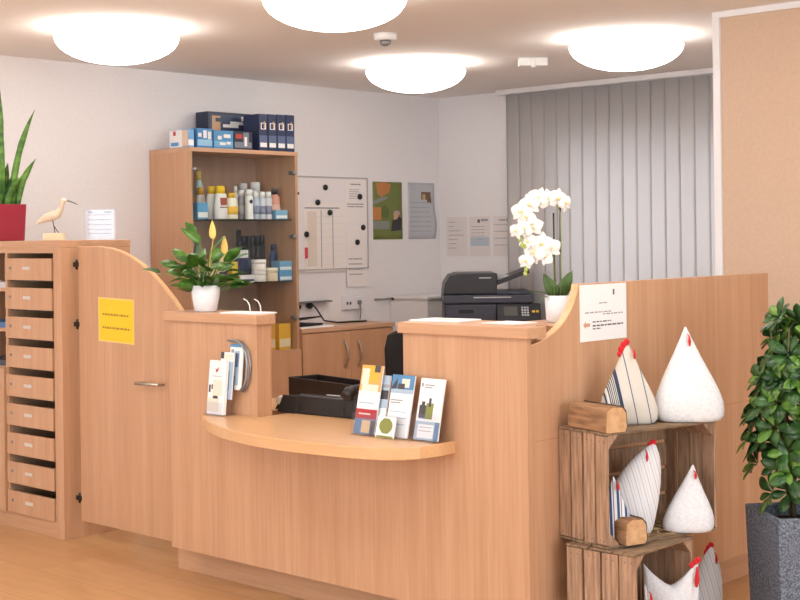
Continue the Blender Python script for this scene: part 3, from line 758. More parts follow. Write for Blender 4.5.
# low cabinet
def low():
    t = thing('low_cabinet', 'low beech office cabinet with two doors and bowed handles', 'cabinet', (-6.66, 6.43, 0))
    X1, Y0, Y1 = -6.47, 5.996, 6.85
    MB().box(CX0, X1+.02, Y0, Y1+.02, .835, .862).build('worktop', M_cabY, t, bevel=.002)
    MB().box(CX0, X1, Y0, Y1, .06, .835).build('carcass', M_cabZ, t)
    MB().box(CX0, X1-.04, Y0, Y1, 0, .06).build('plinth', M_black, t)
    ym = 6.437
    for a, b, hy in ((Y0+.002, ym-.0015, ym-.063), (ym+.0015, Y1-.002, ym+.062)):
        d = MB().box(X1+.001, X1+.02, a, b, .07, .828).build('door', M_cabZ, t, bevel=.001)
        n = 8; pts = [(X1+.02+.03*math.sin(math.pi*i/n), hy+.012*math.sin(math.pi*i/n), .77-.18*i/n) for i in range(n+1)]
        MB().tube(pts, .006, 8).build('handle', M_metal, d)
    MB().lathe([(.009, 0), (.009, .003)], seg=14, M=Matrix.Translation((X1+.02, ym+.055, .43)) @ Matrix.Rotation(R(90), 4, 'Y')).build('keyhole', M_grey, t)
low()
def low_things():
    zt = .8625
    t = thing('laptop', 'closed black laptop at the cabinet edge beside the display cabinet', 'laptop', (-6.62, 6.12, zt+.012), R(8))
    MB().box(-.12, .12, -.11, .11, 0, .014).build('base', M_black, t, world=False, bevel=.004)
    MB().box(-.125, .115, -.11, .11, .015, .024, Matrix.Rotation(R(-9), 4, 'Y') @ Matrix.Translation((0, 0, .02))).build('lid', M_black, t, world=False, bevel=.003)
    sheet('paper_pile', 'white paper pile under the black laptop on the low cabinet', 'papers', (-6.49, 6.02, zt), (0, 1, 0), (-1, 0, 0), .30, .26, [], PA, th=.011)
    s = MB(); s.tube([(-6.835, 6.44, 1.0), (-6.80, 6.45, .97), (-6.74, 6.47, .885), (-6.70, 6.56, .868), (-6.66, 6.72, .868), (-6.66, 6.80, .868)], .006, 8)
    tag(s.build('power_cable', M_black), 'black power cable running along the low cabinet top', 'cable')
    s = thing('plug', 'larger black power plug in the wall socket above the cabinet', 'plug', (-6.8695, 6.44, .985))
    MB().lathe([(.018, 0), (.024, .015), (.022, .03), (.010, .045), (.006, .05)], seg=16, M=Matrix.Rotation(R(90), 4, 'Y')).build('housing', M_black, s, world=False)
    s = thing('plug', 'smaller black plug left of the larger one on the wall', 'plug', (-6.8695, 6.34, .98))
    MB().lathe([(.012, 0), (.016, .012), (.014, .025), (.006, .036)], seg=16, M=Matrix.Rotation(R(90), 4, 'Y')).build('housing', M_black, s, world=False)
    t = thing('socket_box', 'white double wall socket with one grey plug above the cabinet', 'socket', (-6.87, 6.86, .985))
    MB().box(0, .03, -.10, .10, -.045, .045).build('cover', M_whitep, t, world=False, bevel=.004)
    for y, z in ((-.065, .0), (-.035, .0)): MB().box(.03, .032, y-.006, y+.006, z-.010, z+.010).build('hole', M_black, t, world=False)
    p = MB().box(.03, .05, .035, .06, -.01, .018).build('grey_plug', M_grey, t, world=False, bevel=.004)
    MB().tube([(.045, .048, -.01), (.05, .048, -.06), (.045, .045, -.118)], .004, 6).build('cord', M_grey, t, world=False)
    t = thing('wall_socket', 'white single wall socket left of the two black plugs', 'socket', (-6.87, 6.20, .99))
    MB().box(0, .012, -.04, .04, -.04, .04).build('cover', M_whitep, t, world=False, bevel=.003)
    MB().lathe([(.02, .012), (.02, .014)], seg=18, M=Matrix.Rotation(R(90), 4, 'Y')).build('insert', M_white, t, world=False)
    t = thing('coat_hook', 'small grey wall bracket with a dark round end near the corner', 'bracket', (-6.87, 7.18, 1.0))
    MB().tube([(0, -.08, 0), (.03, -.04, 0), (.04, .06, 0)], .006, 8).build('arm', M_grey, t, world=False)
    MB().lathe([(.01, -.01), (.016, 0), (.01, .01)], (.04, .07, 0), seg=14).build('end_knob', M_dark, t, world=False)
low_things()
t = thing('low_white_cabinet', 'plain low white cabinet in the corner left of the copier', 'cabinet', (-6.66, 7.5, 0))
MB().box(-6.865, -6.5, 7.26, 7.78, 0, 1.0).build('body', M_whitep, t, bevel=.004)
MB().box(-6.865, -6.485, 7.245, 7.795, 1.0, 1.02).build('top_board', M_whitep, t, bevel=.003)

# ------------------------------------------------------------------ copier
def copier():
    t = thing('photocopier', 'black office photocopier with paper feeder standing by the back wall', 'photocopier', (-5.96, 7.26, 0), R(43))
    B = mat('copier_black', (44, 45, 52), .4); B2 = mat('copier_dark_blue', (58, 62, 76), .4)
    MB().box(-.295, .295, -.27, .24, .03, .86).build('cabinet_body', B, t, world=False, bevel=.008)
    for z in (.12, .30, .48):
        d = MB().box(-.28, .28, -.278, -.27, z, z+.16).build('paper_tray', B2, t, world=False, bevel=.004)
        MB().box(-.08, .08, -.281, -.278, z+.10, z+.125).build('grip', M_black, d, world=False)
    d = MB().box(-.285, .05, -.285, -.27, .885, .99).build('front_cover', B2, t, world=False, bevel=.004)
    MB().box(-.20, -.10, -.288, -.285, .935, .96).build('grip', M_black, d, world=False, bevel=.002)
    MB().box(-.295, .295, -.26, .24, .87, 1.0).build('engine', B, t, world=False, bevel=.006)
    MB().box(-.30, .30, -.28, .24, 1.0, 1.055).build('scanner', B2, t, world=False, bevel=.006)
    MB().box(-.10, .15, -.286, -.28, 1.035, 1.043).build('edge_strip', M_greyp, t, world=False)
    s = MB(); s.prism([(-.30, 1.058), (.06, 1.058), (.06, 1.20), (-.20, 1.20), (-.255, 1.185), (-.29, 1.13)], 'y', -.26, .25); s.build('paper_feeder', B, t, world=False, bevel=.008)
    MB().box(-.06, .02, -.262, -.26, 1.165, 1.172).build('badge', M_greyp, t, world=False)
    MB().box(.06, .29, -.25, .25, 1.058, 1.075).build('output_tray', B2, t, world=False, bevel=.003)
    Mx = Matrix.Translation((.06, 0, 1.115)) @ Matrix.Rotation(R(-20), 4, 'Y')
    MB().box(0, .24, -.2, .2, 0, .03, Mx).build('feed_tray', B, t, world=False, bevel=.003)
    MB().box(.02, .12, -.15, .15, 0, .03, Matrix.Translation((.05, 0, 1.15))).build('paper_guide', M_greyp, t, world=False, bevel=.003)
    Mp = Matrix.Translation((.20, -.30, .93)) @ Matrix.Rotation(R(52), 4, 'X')
    c = MB().box(-.145, .145, -.075, .075, -.02, .015, Mp).build('control_panel', B, t, world=False, bevel=.006)
    MB().box(-.10, -.01, -.03, .045, .015, .018, Mp).build('display', mat('lcd', (92, 94, 90), .25), c, world=False)
    s = MB()
    for i in range(3):
        for j in range(4): s.box(.015+i*.018, .028+i*.018, -.03+j*.02, -.018+j*.02, .015, .019, Mp)
    s.build('keypad', M_greyp, c, world=False)
    s = MB(); s.box(.085, .105, -.005, .012, .015, .02, Mp); s.box(.112, .13, -.005, .012, .015, .02, Mp); s.build('start_keys', mat('amber_key', (226, 178, 70), .4), c, world=False)
copier()

# ------------------------------------------------------------------ wall papers
WA = XL+.0002
def wall_a(name, label, cat, y0, y1, z0, z1, marks, mats, bend=None, th=.0012, lift=0, group=None):
    return sheet(name, label, cat, (WA+lift, y0, z0), (0, 1, 0), Z, y1-y0, z1-z0, marks, mats, th=th, bend=bend, group=group)
def board():
    t = thing('magnetic_board', 'white magnetic board with a grey frame on the left wall', 'board', (XL, 6.66, 1.23))
    MB().box(XL+.001, XL+.013, 6.12, 7.02, 1.235, 1.865).build('panel', mat('board_white', (234, 228, 228), .4), t)
    for a in ((6.11, 7.03, 1.865, 1.876), (6.11, 7.03, 1.226, 1.235), (6.11, 6.12, 1.235, 1.865), (7.02, 7.03, 1.235, 1.865)):
        MB().box(XL+.001, XL+.018, a[0], a[1], a[2], a[3]).build('frame_bar', mat('frame_grey', (178, 174, 174), .5), t)
    xb = XL+.013
    PW = [mat('board_paper', (238, 230, 226), .7), M_inkl, M_ink, mat('table_tint', (226, 212, 200), .8)]
    mk = [(.08, .08, .3, .88, 3), (.40, .06, .42, .9, 1), (.68, .06, .70, .9, 1)]+[(.06, .1+.1*i, .95, .105+.1*i, 3) for i in range(8)]+[(.02, .92, .85, .94, 1)]
    sheet('roster_sheet', 'large white roster sheet with columns on the magnetic board', 'paper', (xb, 6.40, 1.215), (0, 1, 0), Z, .40, .475, mk, PW, th=.0012)
    mk = words(.25, .75, .88, .025, 1, 21, 2)
    for i in range(5): mk += words(.2, .72, .76-.05*i, .018, .9, 22+i, 1)
    mk += words(.1, .9, .42, .022, 1, 30, 2)+words(.1, .85, .36, .022, 1, 31, 2)
    sheet('notice_sheet', 'white typed sheet in the upper right of the magnetic board', 'paper', (xb, 6.80, 1.555), (0, 1, 0), Z, .215, .305, mk, PW)
    mk = []
    for i in range(4): mk += words(.1, .9, .45-.085*i, .022, .85, 40+i, 1)
    sheet('notice_sheet', 'white typed sheet hanging below the board bottom edge', 'paper', (xb, 6.81, 1.10), (0, 1, -.01), Z, .20, .43, mk, PW)
    for y, z, lb in ((6.605, 1.80, 'highest black magnet on the white board'), (6.53, 1.695, 'black magnet just above the roster sheet'), (6.645, 1.625, 'black magnet on the top edge of the roster'),
                     (6.42, 1.475, 'black magnet at the left edge of the roster'), (6.945, 1.74, 'black magnet on the upper typed sheet'), (6.975, 1.52, 'black magnet at the top of the lower typed sheet'), (6.915, 1.415, 'black magnet in the middle of the lower typed sheet')):
        m = MB().lathe([(.020, 0), (.021, .004), (.019, .010), (.006, .011)], seg=20, M=Matrix.Translation((XL+.0155, y, z)) @ Matrix.Rotation(R(90), 4, 'Y')).build('magnet', M_black)
        tag(m, lb, 'magnet', 'round black magnets on the board')
    m = MB().lathe([(.010, 0), (.010, .006), (.004, .007)], seg=14, M=Matrix.Translation((XL+.0155, 6.345, 1.755)) @ Matrix.Rotation(R(90), 4, 'Y')).build('magnet', M_black)
    tag(m, 'tiny black magnet at the board edge beside the cabinet', 'magnet', 'round black magnets on the board')
    m = MB().box(XL+.0135, XL+.022, 6.405, 6.43, 1.31, 1.385).build('marker', mat('marker_red', (214, 70, 84), .5), bevel=.003); tag(m, 'small red marker clip at the left of the roster sheet', 'marker')
    t = thing('pen_ledge', 'thin grey pen ledge on the wall below the board', 'shelf', (XL, 6.4, 1.01))
    MB().box(XL+.001, XL+.06, 6.12, 6.62, 1.005, 1.017).build('ledge', M_grey, t, bevel=.002)
board()
POS = [mat('poster_green', (112, 122, 62), .5), mat('poster_orange', (188, 124, 70), .5), mat('poster_leaf', (92, 108, 52), .5), mat('poster_grey', (132, 138, 132), .5), mat('poster_hair', (176, 164, 152), .5), mat('poster_suit', (52, 46, 52), .5), mat('poster_skin', (206, 160, 132), .5)]
mk = [('poly', [(.16, .78), (.3, .74), (.56, .82), (.62, .96), (.4, 1), (.1, .97)], 1), ('poly', [(0, .6), (.4, .68), (.55, .74), (.3, .74), (0, .66)], 3), (.0, .34, .28, .56, 1), ('poly', [(.28, .4), (.5, .36), (.56, .5), (.42, .6), (.3, .56)], 2), (.0, .18, .55, .32, 3),
      ('poly', [(.6, .14), (.95, .16), (.98, .36), (.82, .42), (.66, .34)], 5), ('poly', [(.7, .34), (.86, .34), (.88, .44), (.8, .48), (.7, .44)], 6), ('poly', [(.66, .42), (.74, .5), (.9, .5), (.93, .42), (.84, .46), (.74, .46)], 4), ('poly', [(.72, .15), (.82, .17), (.84, .3), (.78, .32)], 4)]
wall_a('green_poster', 'green and orange illustrated poster on the left wall', 'poster', 7.095, 7.405, 1.432, 1.852, mk, POS, bend=lambda a, b: .0+.012*max(0, a-.6)*max(0, .6-b))
GP = [M_greyp, M_ink, mat('poster_photo', (112, 88, 68), .6), mat('poster_gold', (196, 166, 110), .6), mat('grey_line', (160, 162, 170), .6)]
mk = [(.5, .70, .86, .84, 2), (.55, .70, .66, .80, 3), (.72, .64, .88, .74, 2)]
for i in range(7): mk += words(.06, .9, .64-.085*i, .018, .9, 60+i, 4)
wall_a('grey_poster', 'grey printed poster curling off the wall right of the green one', 'poster', 7.47, 7.765, 1.432, 1.852, mk, GP, bend=lambda a, b: .0+.05*max(0, a-.5)*math.exp(-((b-.25)/.2)**2))
def wall_b(label, x0, mk, mats):
    return sheet('wall_notice', label, 'paper', (x0, YB-.0006, 1.298), (1, 0, 0), Z, .20, .295, mk, mats, group='printed sheets on the back wall')
PB = [mat('wall_sheet', (226, 218, 216), .7), M_inkl, M_ink, mat('blue_tint', (184, 194, 206), .7)]
mk = []
for i, fl in enumerate((.4, .3, .7, .9, .5, .45, .5)): mk += words(.1, .92, .86-.11*i, .02, fl, 70+i, 1)
wall_b('typed sheet on the back wall nearest the room corner', -6.80, mk, PB)
mk = [(.4, .84, .52, .93, 2), (.56, .88, .9, .94, 1), (.06, .26, .94, .48, 3)]
for i in range(5): mk += words(.1, .9, .74-.08*i, .018, .8, 80+i, 1)
wall_b('blue-tinted printed sheet in the middle of three on the back wall', -6.578, mk, PB)
mk = [(.3, .88, .6, .92, 1), (.66, .86, .78, .95, 2)]
for i in range(4): mk += words(.06, .94, .78-.17*i, .02, 1, 90+i, 1)
wall_b('printed sheet on the back wall right beside the blind', -6.352, mk, PB)

# ------------------------------------------------------------------ toiletries
PAL = {}
def pm(rgb, rough=.4):
    k = 'pack_%d_%d_%d' % rgb
    return mat(k, rgb, rough)
def bottle(label, y, x, z, r, h, body, capc, band=None, group=None, shape='bottle', name='bottle', flat=.7):
    t = thing(name, label, 'bottle' if name != 'spray_can' else 'spray can', (x, y, z), 0, group)
    if shape == 'bottle': prof = [(r*.92, 0), (r, .006), (r, h*.55), (r*.9, h*.70), (r*.55, h*.80), (r*.45, h*.82)]; cz = h*.80; cr = r*.6; ch = h*.2
    elif shape == 'taper': prof = [(r*.92, 0), (r, .006), (r*1.02, h*.4), (r*.8, h*.74), (r*.62, h*.78)]; cz = h*.74; cr = r*.68; ch = h*.26
    else: prof = [(r*.95, 0), (r, .004), (r, h*.74), (r*.8, h*.79), (r*.6, h*.80)]; cz = h*.78; cr = r*.85; ch = h*.22
    MB().lathe(prof, seg=18, sx=flat if shape != 'can' else 1).build('body', pm(body), t, world=False)
    MB().lathe([(cr, cz), (cr, cz+ch*.85), (cr*.8, cz+ch), (.002, cz+ch)], seg=16, sx=flat if shape != 'can' else 1).build('cap', pm(capc), t, world=False)
    if band: MB().lathe([(r*1.012, h*.18), (r*1.03, h*.30), (r*1.012, h*.48)], seg=18, sx=flat if shape != 'can' else 1).build('label_band', pm(band), t, world=False)
    return t
def carton(label, y, x, z, w, d, h, c, c2=None, group=None, rz=0, name='carton', deco=None):
    """w along the shelf (y), d into the shelf (x)"""
    t = thing(name, label, 'box', (x, y, z), rz, group)
    MB().box(-d/2, d/2, -w/2, w/2, 0, h).build('box_body', pm(c), t, world=False, bevel=.0012)
    if c2:
        s = MB(); s.box(d/2, d/2+.0006, -w*.46, w*.46, h*.1, h*(.95 if d < .125 and w > .3 else .42))
        for i, k in enumerate(deco or ()): s.m = k[4]; s.box(d/2+.0003, d/2+.0011+.0003*i, w*(k[0]-.5), w*(k[2]-.5), h*k[1], h*k[3])
        s.build('printed_panel', [pm(c2)]+[pm(q) for q in ((236, 232, 228), (198, 160, 120), (30, 42, 78), (190, 60, 50))], t, world=False)
    return t
def jar(label, y, x, z, r, h, c, lid, group=None):
    t = thing('jar', label, 'jar', (x, y, z), 0, group)
    MB().lathe([(r*.95, 0), (r, .003), (r, h*.62), (r*.96, h*.64)], seg=20).build('body', pm(c), t, world=False)
    MB().lathe([(r*1.02, h*.62), (r*1.02, h*.97), (r*.9, h)], seg=20).build('lid', pm(lid), t, world=False)
    return t
G1, G2, G3, G0 = 'toiletries on the upper glass shelf', 'toiletries on the lower glass shelf', 'toiletries on the cabinet floor', 'packs on top of the display cabinet'
Z1, Z2, Z3, Z0 = 1.5725, 1.1785, .7375, 2.0035
W = (238, 238, 238)
# upper shelf, front row from the left
carton('small sky-blue carton at the left end of the upper shelf', 5.24, -6.53, Z1, .08, .05, .10, (92, 160, 206), W, G1)
bottle('slim blue and yellow tall bottle in the back left corner, upper shelf', 5.416, -6.76, Z1, .030, .31, (176, 204, 206), (216, 190, 96), (228, 210, 150), G1)
bottle('white bottle with orange-yellow cap behind the sky-blue carton', 5.365, -6.68, Z1, .034, .20, W, (226, 168, 40), None, G1, 'taper')
bottle('white bottle with dark green cap on the upper shelf', 5.445, -6.69, Z1, .026, .20, (226, 230, 220), (74, 110, 50), None, G1, 'taper')
bottle('plain white shampoo bottle with yellow cap, left of the printed one', 5.385, -6.60, Z1, .040, .205, W, (240, 198, 30), None, G1, 'taper')
t = bottle('white shampoo bottle with yellow cap and dark red print', 5.395, -6.525, Z1, .047, .205, W, (246, 204, 26), None, G1, 'taper')
s = MB(); s.box(.0, .034, -.022, .022, .085, .13); s.m = 1; s.box(.0, .0345, -.026, .026, .068, .076)
s.build('printed_panel', [pm((176, 84, 64)), pm((150, 130, 120))], t, world=False)
bottle('cream bottle with dark red cap behind the yellow-label lotion', 5.58, -6.72, Z1, .030, .215, (230, 214, 170), (112, 28, 40), None, G1)
bottle('lotion bottle with yellow label and yellow cap', 5.487, -6.53, Z1, .044, .165, (244, 238, 220), (236, 186, 40), (238, 190, 60), G1)
bottle('tall white bottle at the middle back of the upper shelf', 5.655, -6.69, Z1, .022, .215, W, (226, 226, 230), None, G1)
bottle('grey spray can left of the white one with a dark dot', 5.625, -6.60, Z1, .023, .185, (168, 166, 172), W, (206, 204, 206), G1, 'can', 'spray_can')
t = bottle('white spray can with a dark round dot', 5.638, -6.54, Z1, .026, .188, (242, 242, 242), W, None, G1, 'can', 'spray_can')
MB().lathe([(.002, 0), (.013, 0), (.013, .002)], seg=16, M=Matrix.Translation((.0252, -.006, .11)) @ Matrix.Rotation(R(90), 4, 'Y')).build('dot_mark', pm((34, 40, 70)), t, world=False)
for i, (yy, lb) in enumerate(((5.693, 'silver-blue spray can, first of three right of the dotted can'), (5.744, 'silver-blue spray can, middle of the three on the upper shelf'), (5.797, 'silver-blue spray can, last of the three beside the coral bottle'))):
    bottle(lb, yy, -6.54, Z1, .0245, .175, ((176, 188, 204), (206, 208, 220), (214, 214, 224))[i], W, (128, 134, 160), G1, 'can', 'spray_can')
bottle('tall grey can at the back, second row, left', 5.751, -6.73, Z1, .034, .235, (150, 148, 156), (206, 202, 206), None, G1, 'can', 'spray_can')
bottle('tall can with a dark red band at the back', 5.855, -6.73, Z1, .038, .245, (206, 206, 210), (236, 236, 240), (132, 66, 74), G1, 'can', 'spray_can')
carton('small pale blue carton at the right end of the upper shelf', 5.883, -6.53, Z1, .10, .045, .058, (120, 178, 212), W, G1)
bottle('coral pink bottle with black cap behind the pale blue carton', 5.905, -6.60, Z1, .042, .20, (226, 160, 140), (40, 30, 34), (232, 186, 168), G1)
# lower shelf
bottle('slim green bottle in the back left corner of the lower shelf', 5.393, -6.76, Z2, .026, .29, (130, 160, 132), (110, 140, 110), None, G2)
carton('pink and white carton half hidden behind the peace lily', 5.25, -6.55, Z2, .075, .05, .15, (224, 176, 160), W, G2)
carton('cream carton behind the peace lily blooms', 5.335, -6.55, Z2, .075, .05, .12, (226, 206, 186), (200, 120, 90), G2)
carton('light pink box with a dark print left of the yellow carton', 5.421, -6.56, Z2, .075, .05, .17, (230, 204, 196), (70, 60, 76), G2)
carton('narrow yellow carton on the lower shelf', 5.488, -6.53, Z2, .045, .05, .13, (226, 196, 70), (240, 224, 140), G2)
carton('long navy carton lying under the row of tubes', 5.605, -6.645, Z2, .19, .065, .06, (44, 54, 92), (204, 208, 222), G2)
for i in range(8):
    q = carton(('dark blue toothpaste tube with white end, leftmost of the upright row', 'dark blue tube, second of the upright row', 'dark blue tube, third of the upright row', 'dark blue tube, fourth of the upright row', 'dark blue tube, fifth of the upright row', 'dark blue tube, sixth of the upright row', 'dark blue tube, seventh of the upright row', 'dark blue tube, last of the upright row beside the jars')[i],
               5.522+.0236*i, -6.645, Z2+.0603, .017, .045, .125, (40, 52, 92), None, G2, name='tube')
    MB().box(-.0235, .0235, -.0092, .0092, .09, .14).build('white_end', pm((226, 224, 228)), q, world=False)
carton('white and navy carton at the shelf front below the tubes', 5.59, -6.535, Z2, .12, .05, .045, (228, 228, 234), (40, 50, 96), G2)
jar('white cream jar on top of the stack of two', 5.712, -6.54, Z2+.0675, .046, .072, (244, 240, 238), (248, 246, 246), G2)
jar('white cream jar under the other jar, lower shelf', 5.712, -6.54, Z2, .046, .067, (240, 236, 236), (246, 244, 244), G2)
for i in range(6):
    bottle(('black deodorant bottle, leftmost of the six at the back', 'black deodorant bottle, second from the left at the back', 'black deodorant bottle, third from the left at the back', 'black deodorant bottle, third from the right at the back', 'black deodorant bottle, second from the right at the back', 'black deodorant bottle, rightmost of the six at the back')[i],
           5.745+.04*i, -6.77, Z2, .0188, (.33, .29, .29, .295, .29, .295)[i], (24, 26, 34), (32, 34, 44), (70, 76, 88) if i % 2 else (50, 70, 70), G2, 'can', 'spray_can')
jar('cream tub with a brown mark beside the jars', 5.81, -6.53, Z2, .040, .085, (232, 218, 190), (238, 228, 206), G2)
carton('light blue box on top of the stack of two, lower shelf', 5.91, -6.545, Z2+.0635, .105, .08, .062, (110, 166, 208), (224, 234, 240), G2)
carton('light blue box at the bottom of the stack of two, lower shelf', 5.91, -6.545, Z2, .105, .08, .063, (96, 156, 204), (220, 232, 240), G2)
bottle('dark blue bottle behind the light blue boxes', 5.925, -6.64, Z2, .032, .235, (38, 62, 110), (30, 44, 84), None, G2)
# cabinet floor
carton('yellow carton with a white label on the cabinet floor', 5.905, -6.54, Z3, .10, .05, .165, (240, 186, 60), (238, 224, 190), G3)
carton('orange-yellow carton left of the yellow one, cabinet floor', 5.79, -6.55, Z3, .085, .05, .17, (232, 170, 80), (236, 210, 170), G3)
for i, (yy, lb) in enumerate(((5.30, 'red pack at the left on the cabinet floor'), (5.42, 'red pack behind the wire prongs on the cabinet floor'), (5.54, 'dark red pack at the middle of the cabinet floor'), (5.66, 'bright red pack left of the yellow cartons'))):
    carton(lb, yy, -6.60, Z3, .09, .06, .24, ((170, 48, 44), (150, 60, 44), (120, 44, 44), (196, 56, 50))[i], None, G3)
# on top of the cabinet
def topbox(label, y, x, w, d, h, c, c2, deco=None, rz=0, name='carton', side=None):
    q = carton(label, y, x, Z0, w, d, h, c, c2, G0, rz, name, deco)
    if side:
        s = MB(); s.m = 0
        for i, a in enumerate(side): s.m = a[4]; s.box(-d/2+d*a[0], -d/2+d*a[2], -w/2-.0012-.0003*i, -w/2, h*a[1], h*a[3])
        s.build('side_print', [pm(k) for k in ((236, 232, 230), (70, 140, 196), (226, 190, 160), (190, 60, 50), (30, 40, 70))], q, world=False)
    return q
topbox('white and blue carton at the left front of the cabinet top', 5.14, -6.575, .045, .18, .108, (110, 166, 210), W, None, 0, 'carton', [(.02, .02, .7, .98, 0), (.72, .05, .98, .95, 2), (.22, .68, .36, .92, 3), (.1, .1, .5, .3, 1)])
topbox('bright blue pack beside the white and blue carton', 5.25, -6.53, .12, .08, .118, (60, 130, 190), (150, 196, 224), [(.08, .55, .28, .75, 1), (.4, .5, .62, .9, 1), (.7, .45, .9, .85, 1)])
topbox('blue star-patterned pack in the middle front of the cabinet top', 5.401, -6.53, .155, .07, .112, (70, 140, 190), (110, 172, 210), [(.2, .5, .4, .7, 1), (.5, .6, .85, .8, 1), (.3, .2, .6, .35, 1), (.65, .25, .85, .4, 1)])
topbox('large dark razor gift box at the back of the cabinet top', 5.655, -6.77, .40, .12, .25, (26, 38, 64), (54, 66, 94), [(.08, .5, .25, .9, 2), (.3, .62, .62, .70, 1), (.45, .70, .72, .78, 1), (.68, .8, .82, .92, 1), (.15, .75, .4, .85, 0)])
topbox('small dark pack with a silver print right of the blue pack', 5.562, -6.53, .15, .06, .114, (30, 36, 58), (120, 126, 142), [(.1, .6, .45, .85, 4), (.5, .1, .8, .95, 0), (.56, .2, .7, .7, 1)])
for i, lb in enumerate(('navy boxed set, first of four beside the razor box', 'navy boxed set, second of four on the cabinet top', 'navy boxed set, third of four on the cabinet top', 'navy boxed set, last of four at the right edge of the cabinet top')):
    topbox(lb, 5.725+.0765*i, -6.57, .071, .15, .232+.002*i, (38, 50, 84), (84, 98, 132), [(.12, .10, .88, .22, 1), (.2, .58, .8, .76, 1), (.3, .60, .6, .74, 3), (.55, .62, .7, .8, 2)])

# ------------------------------------------------------------------ orchid
def orchid():
    t = thing('orchid', 'white orchid in a white pot on the inner counter ledge', 'potted plant', (-2.99, 4.06, 1.1305))
    MB().lathe([(.042, 0), (.045, .003), (.0505, .098), (.047, .098), (.046, .085), (.003, .085)], seg=30).build('pot', mat('orchid_pot', (232, 234, 240), .4), t, world=False)
    MB().lathe([(.044, .078), (.044, .086), (.003, .088)], seg=20).build('soil', mat('soil', (58, 44, 34), .95), t, world=False)
    ex = Vector((.732, .681, 0)); ey = Vector((-.681, .732, 0))     # across / away from the lobby side
    P = lambda a, b, z: ex*a+ey*b+Z*z
    lf = noisy('orchid_leaf', (38, 66, 28), (78, 106, 48), (1, 1, 1), 16, .4)
    s = MB()
    s.leaf(P(.0, 0, .085), P(.45, -.1, .9), .115, .05, .1, .25, 7, .7, up=-ey)
    s.leaf(P(-.005, 0, .085), P(-.45, -.1, .85), .105, .05, .1, .25, 7, .7, up=-ey)
    s.leaf(P(-.01, 0, .085), P(-.9, .1, .62), .115, .022, .55, .2, 7, .7); s.leaf(P(-.01, -.01, .085), P(-.75, -.4, .45), .09, .018, 1.1, .2, 7, .7)
    s.leaf(P(.01, .02, .085), P(.5, .6, .6), .09, .04, .4, .2, 7, .7)
    s.build('leaves', lf, t, world=False, solid=.0012)
    st = mat('orchid_stick', (40, 54, 46), .5)
    MB().tube([P(.008, 0, .08), P(.011, 0, .475)], .0035, 8).build('support_stick', st, t, world=False)
    MB().tube([P(-.012, 0, .08), P(-.014, 0, .40)], .0033, 8).build('support_stick', st, t, world=False)
    sg = mat('orchid_stem', (128, 142, 76), .5)
    MB().tube([P(.006, -.005, .085), P(.012, -.006, .30), P(.010, -.008, .40), P(-.01, -.01, .45), P(-.045, -.01, .468), P(-.085, -.012, .455), P(-.118, -.014, .40), P(-.128, -.016, .34), P(-.128, -.018, .29)], .0022, 6).build('stem', sg, t, world=False)
    MB().tube([P(-.016, -.005, .085), P(-.016, -.006, .24), P(-.03, -.01, .275), P(-.07, -.012, .275), P(-.10, -.014, .25), P(-.118, -.016, .20)], .0022, 6).build('stem', sg, t, world=False)
    wp = mat('orchid_petal', (246, 244, 240), .55, sheen=.2); yc = mat('orchid_lip', (242, 220, 160), .6)
    def bloom(a, z, size, tilt, b=-.02, turn=0):
        size *= 1.28
        c = P(a, b, z); f = MB(); n = (-ey*math.cos(turn)+ex*math.sin(turn)+Z*.12).normalized()
        u = n.cross(Z).normalized(); v = u.cross(n)
        for k, (ang, ww) in enumerate(((90, .55), (10, .95), (170, .95), (-50, .55), (-130, .55))):
            g = R(ang+tilt); d = u*math.cos(g)+v*math.sin(g)
            f.leaf(c-n*(.002 if ww < .7 else 0), d+n*.15, size*(.55 if ww > .7 else .52), size*ww*.62, .25, .05, 6, .75, up=n)
        o = f.build('blossom', wp, t, world=False, solid=.0008)
        l = MB(); l.lathe([(.002, 0), (size*.09, .003), (size*.07, .010), (.001, .013)], seg=12, M=Matrix.Translation(c+n*.001) @ n.to_track_quat('Z', 'Y').to_matrix().to_4x4())
        l.build('lip', yc, o, world=False)
    for a in ((-.135, .405, .062, 10, -.02, -.5), (-.105, .43, .066, -15, -.022, -.3), (-.07, .455, .062, 20, -.02, -.2), (-.035, .45, .06, -8, -.022, .1), (.0, .452, .062, 15, -.02, .4), (.028, .435, .055, -20, -.018, .8),
              (-.115, .385, .06, 30, -.026, -.4), (-.095, .35, .062, -10, -.028, -.2), (-.152, .335, .05, 15, -.022, -.7), (-.125, .345, .05, 40, -.03, -.5), (-.112, .295, .05, -30, -.024, -.4),
              (-.06, .285, .072, 5, -.024, -.1), (-.09, .255, .066, 25, -.02, -.4), (-.03, .27, .066, -20, -.022, .2), (-.05, .24, .05, 50, -.026, .1), (-.118, .225, .05, 10, -.02, -.6)):
        bloom(*a)
    for a, z in ((-.142, .305), (-.132, .283), (-.12, .278), (-.118, .195), (-.122, .18), (-.108, .205)):
        MB().lathe([(.001, -.010), (.007, -.005), (.008, .002), (.004, .009), (.001, .011)], P(a, -.02, z), seg=12).build('bud', mat('orchid_bud', (172, 184, 92), .5), t, world=False)
orchid()

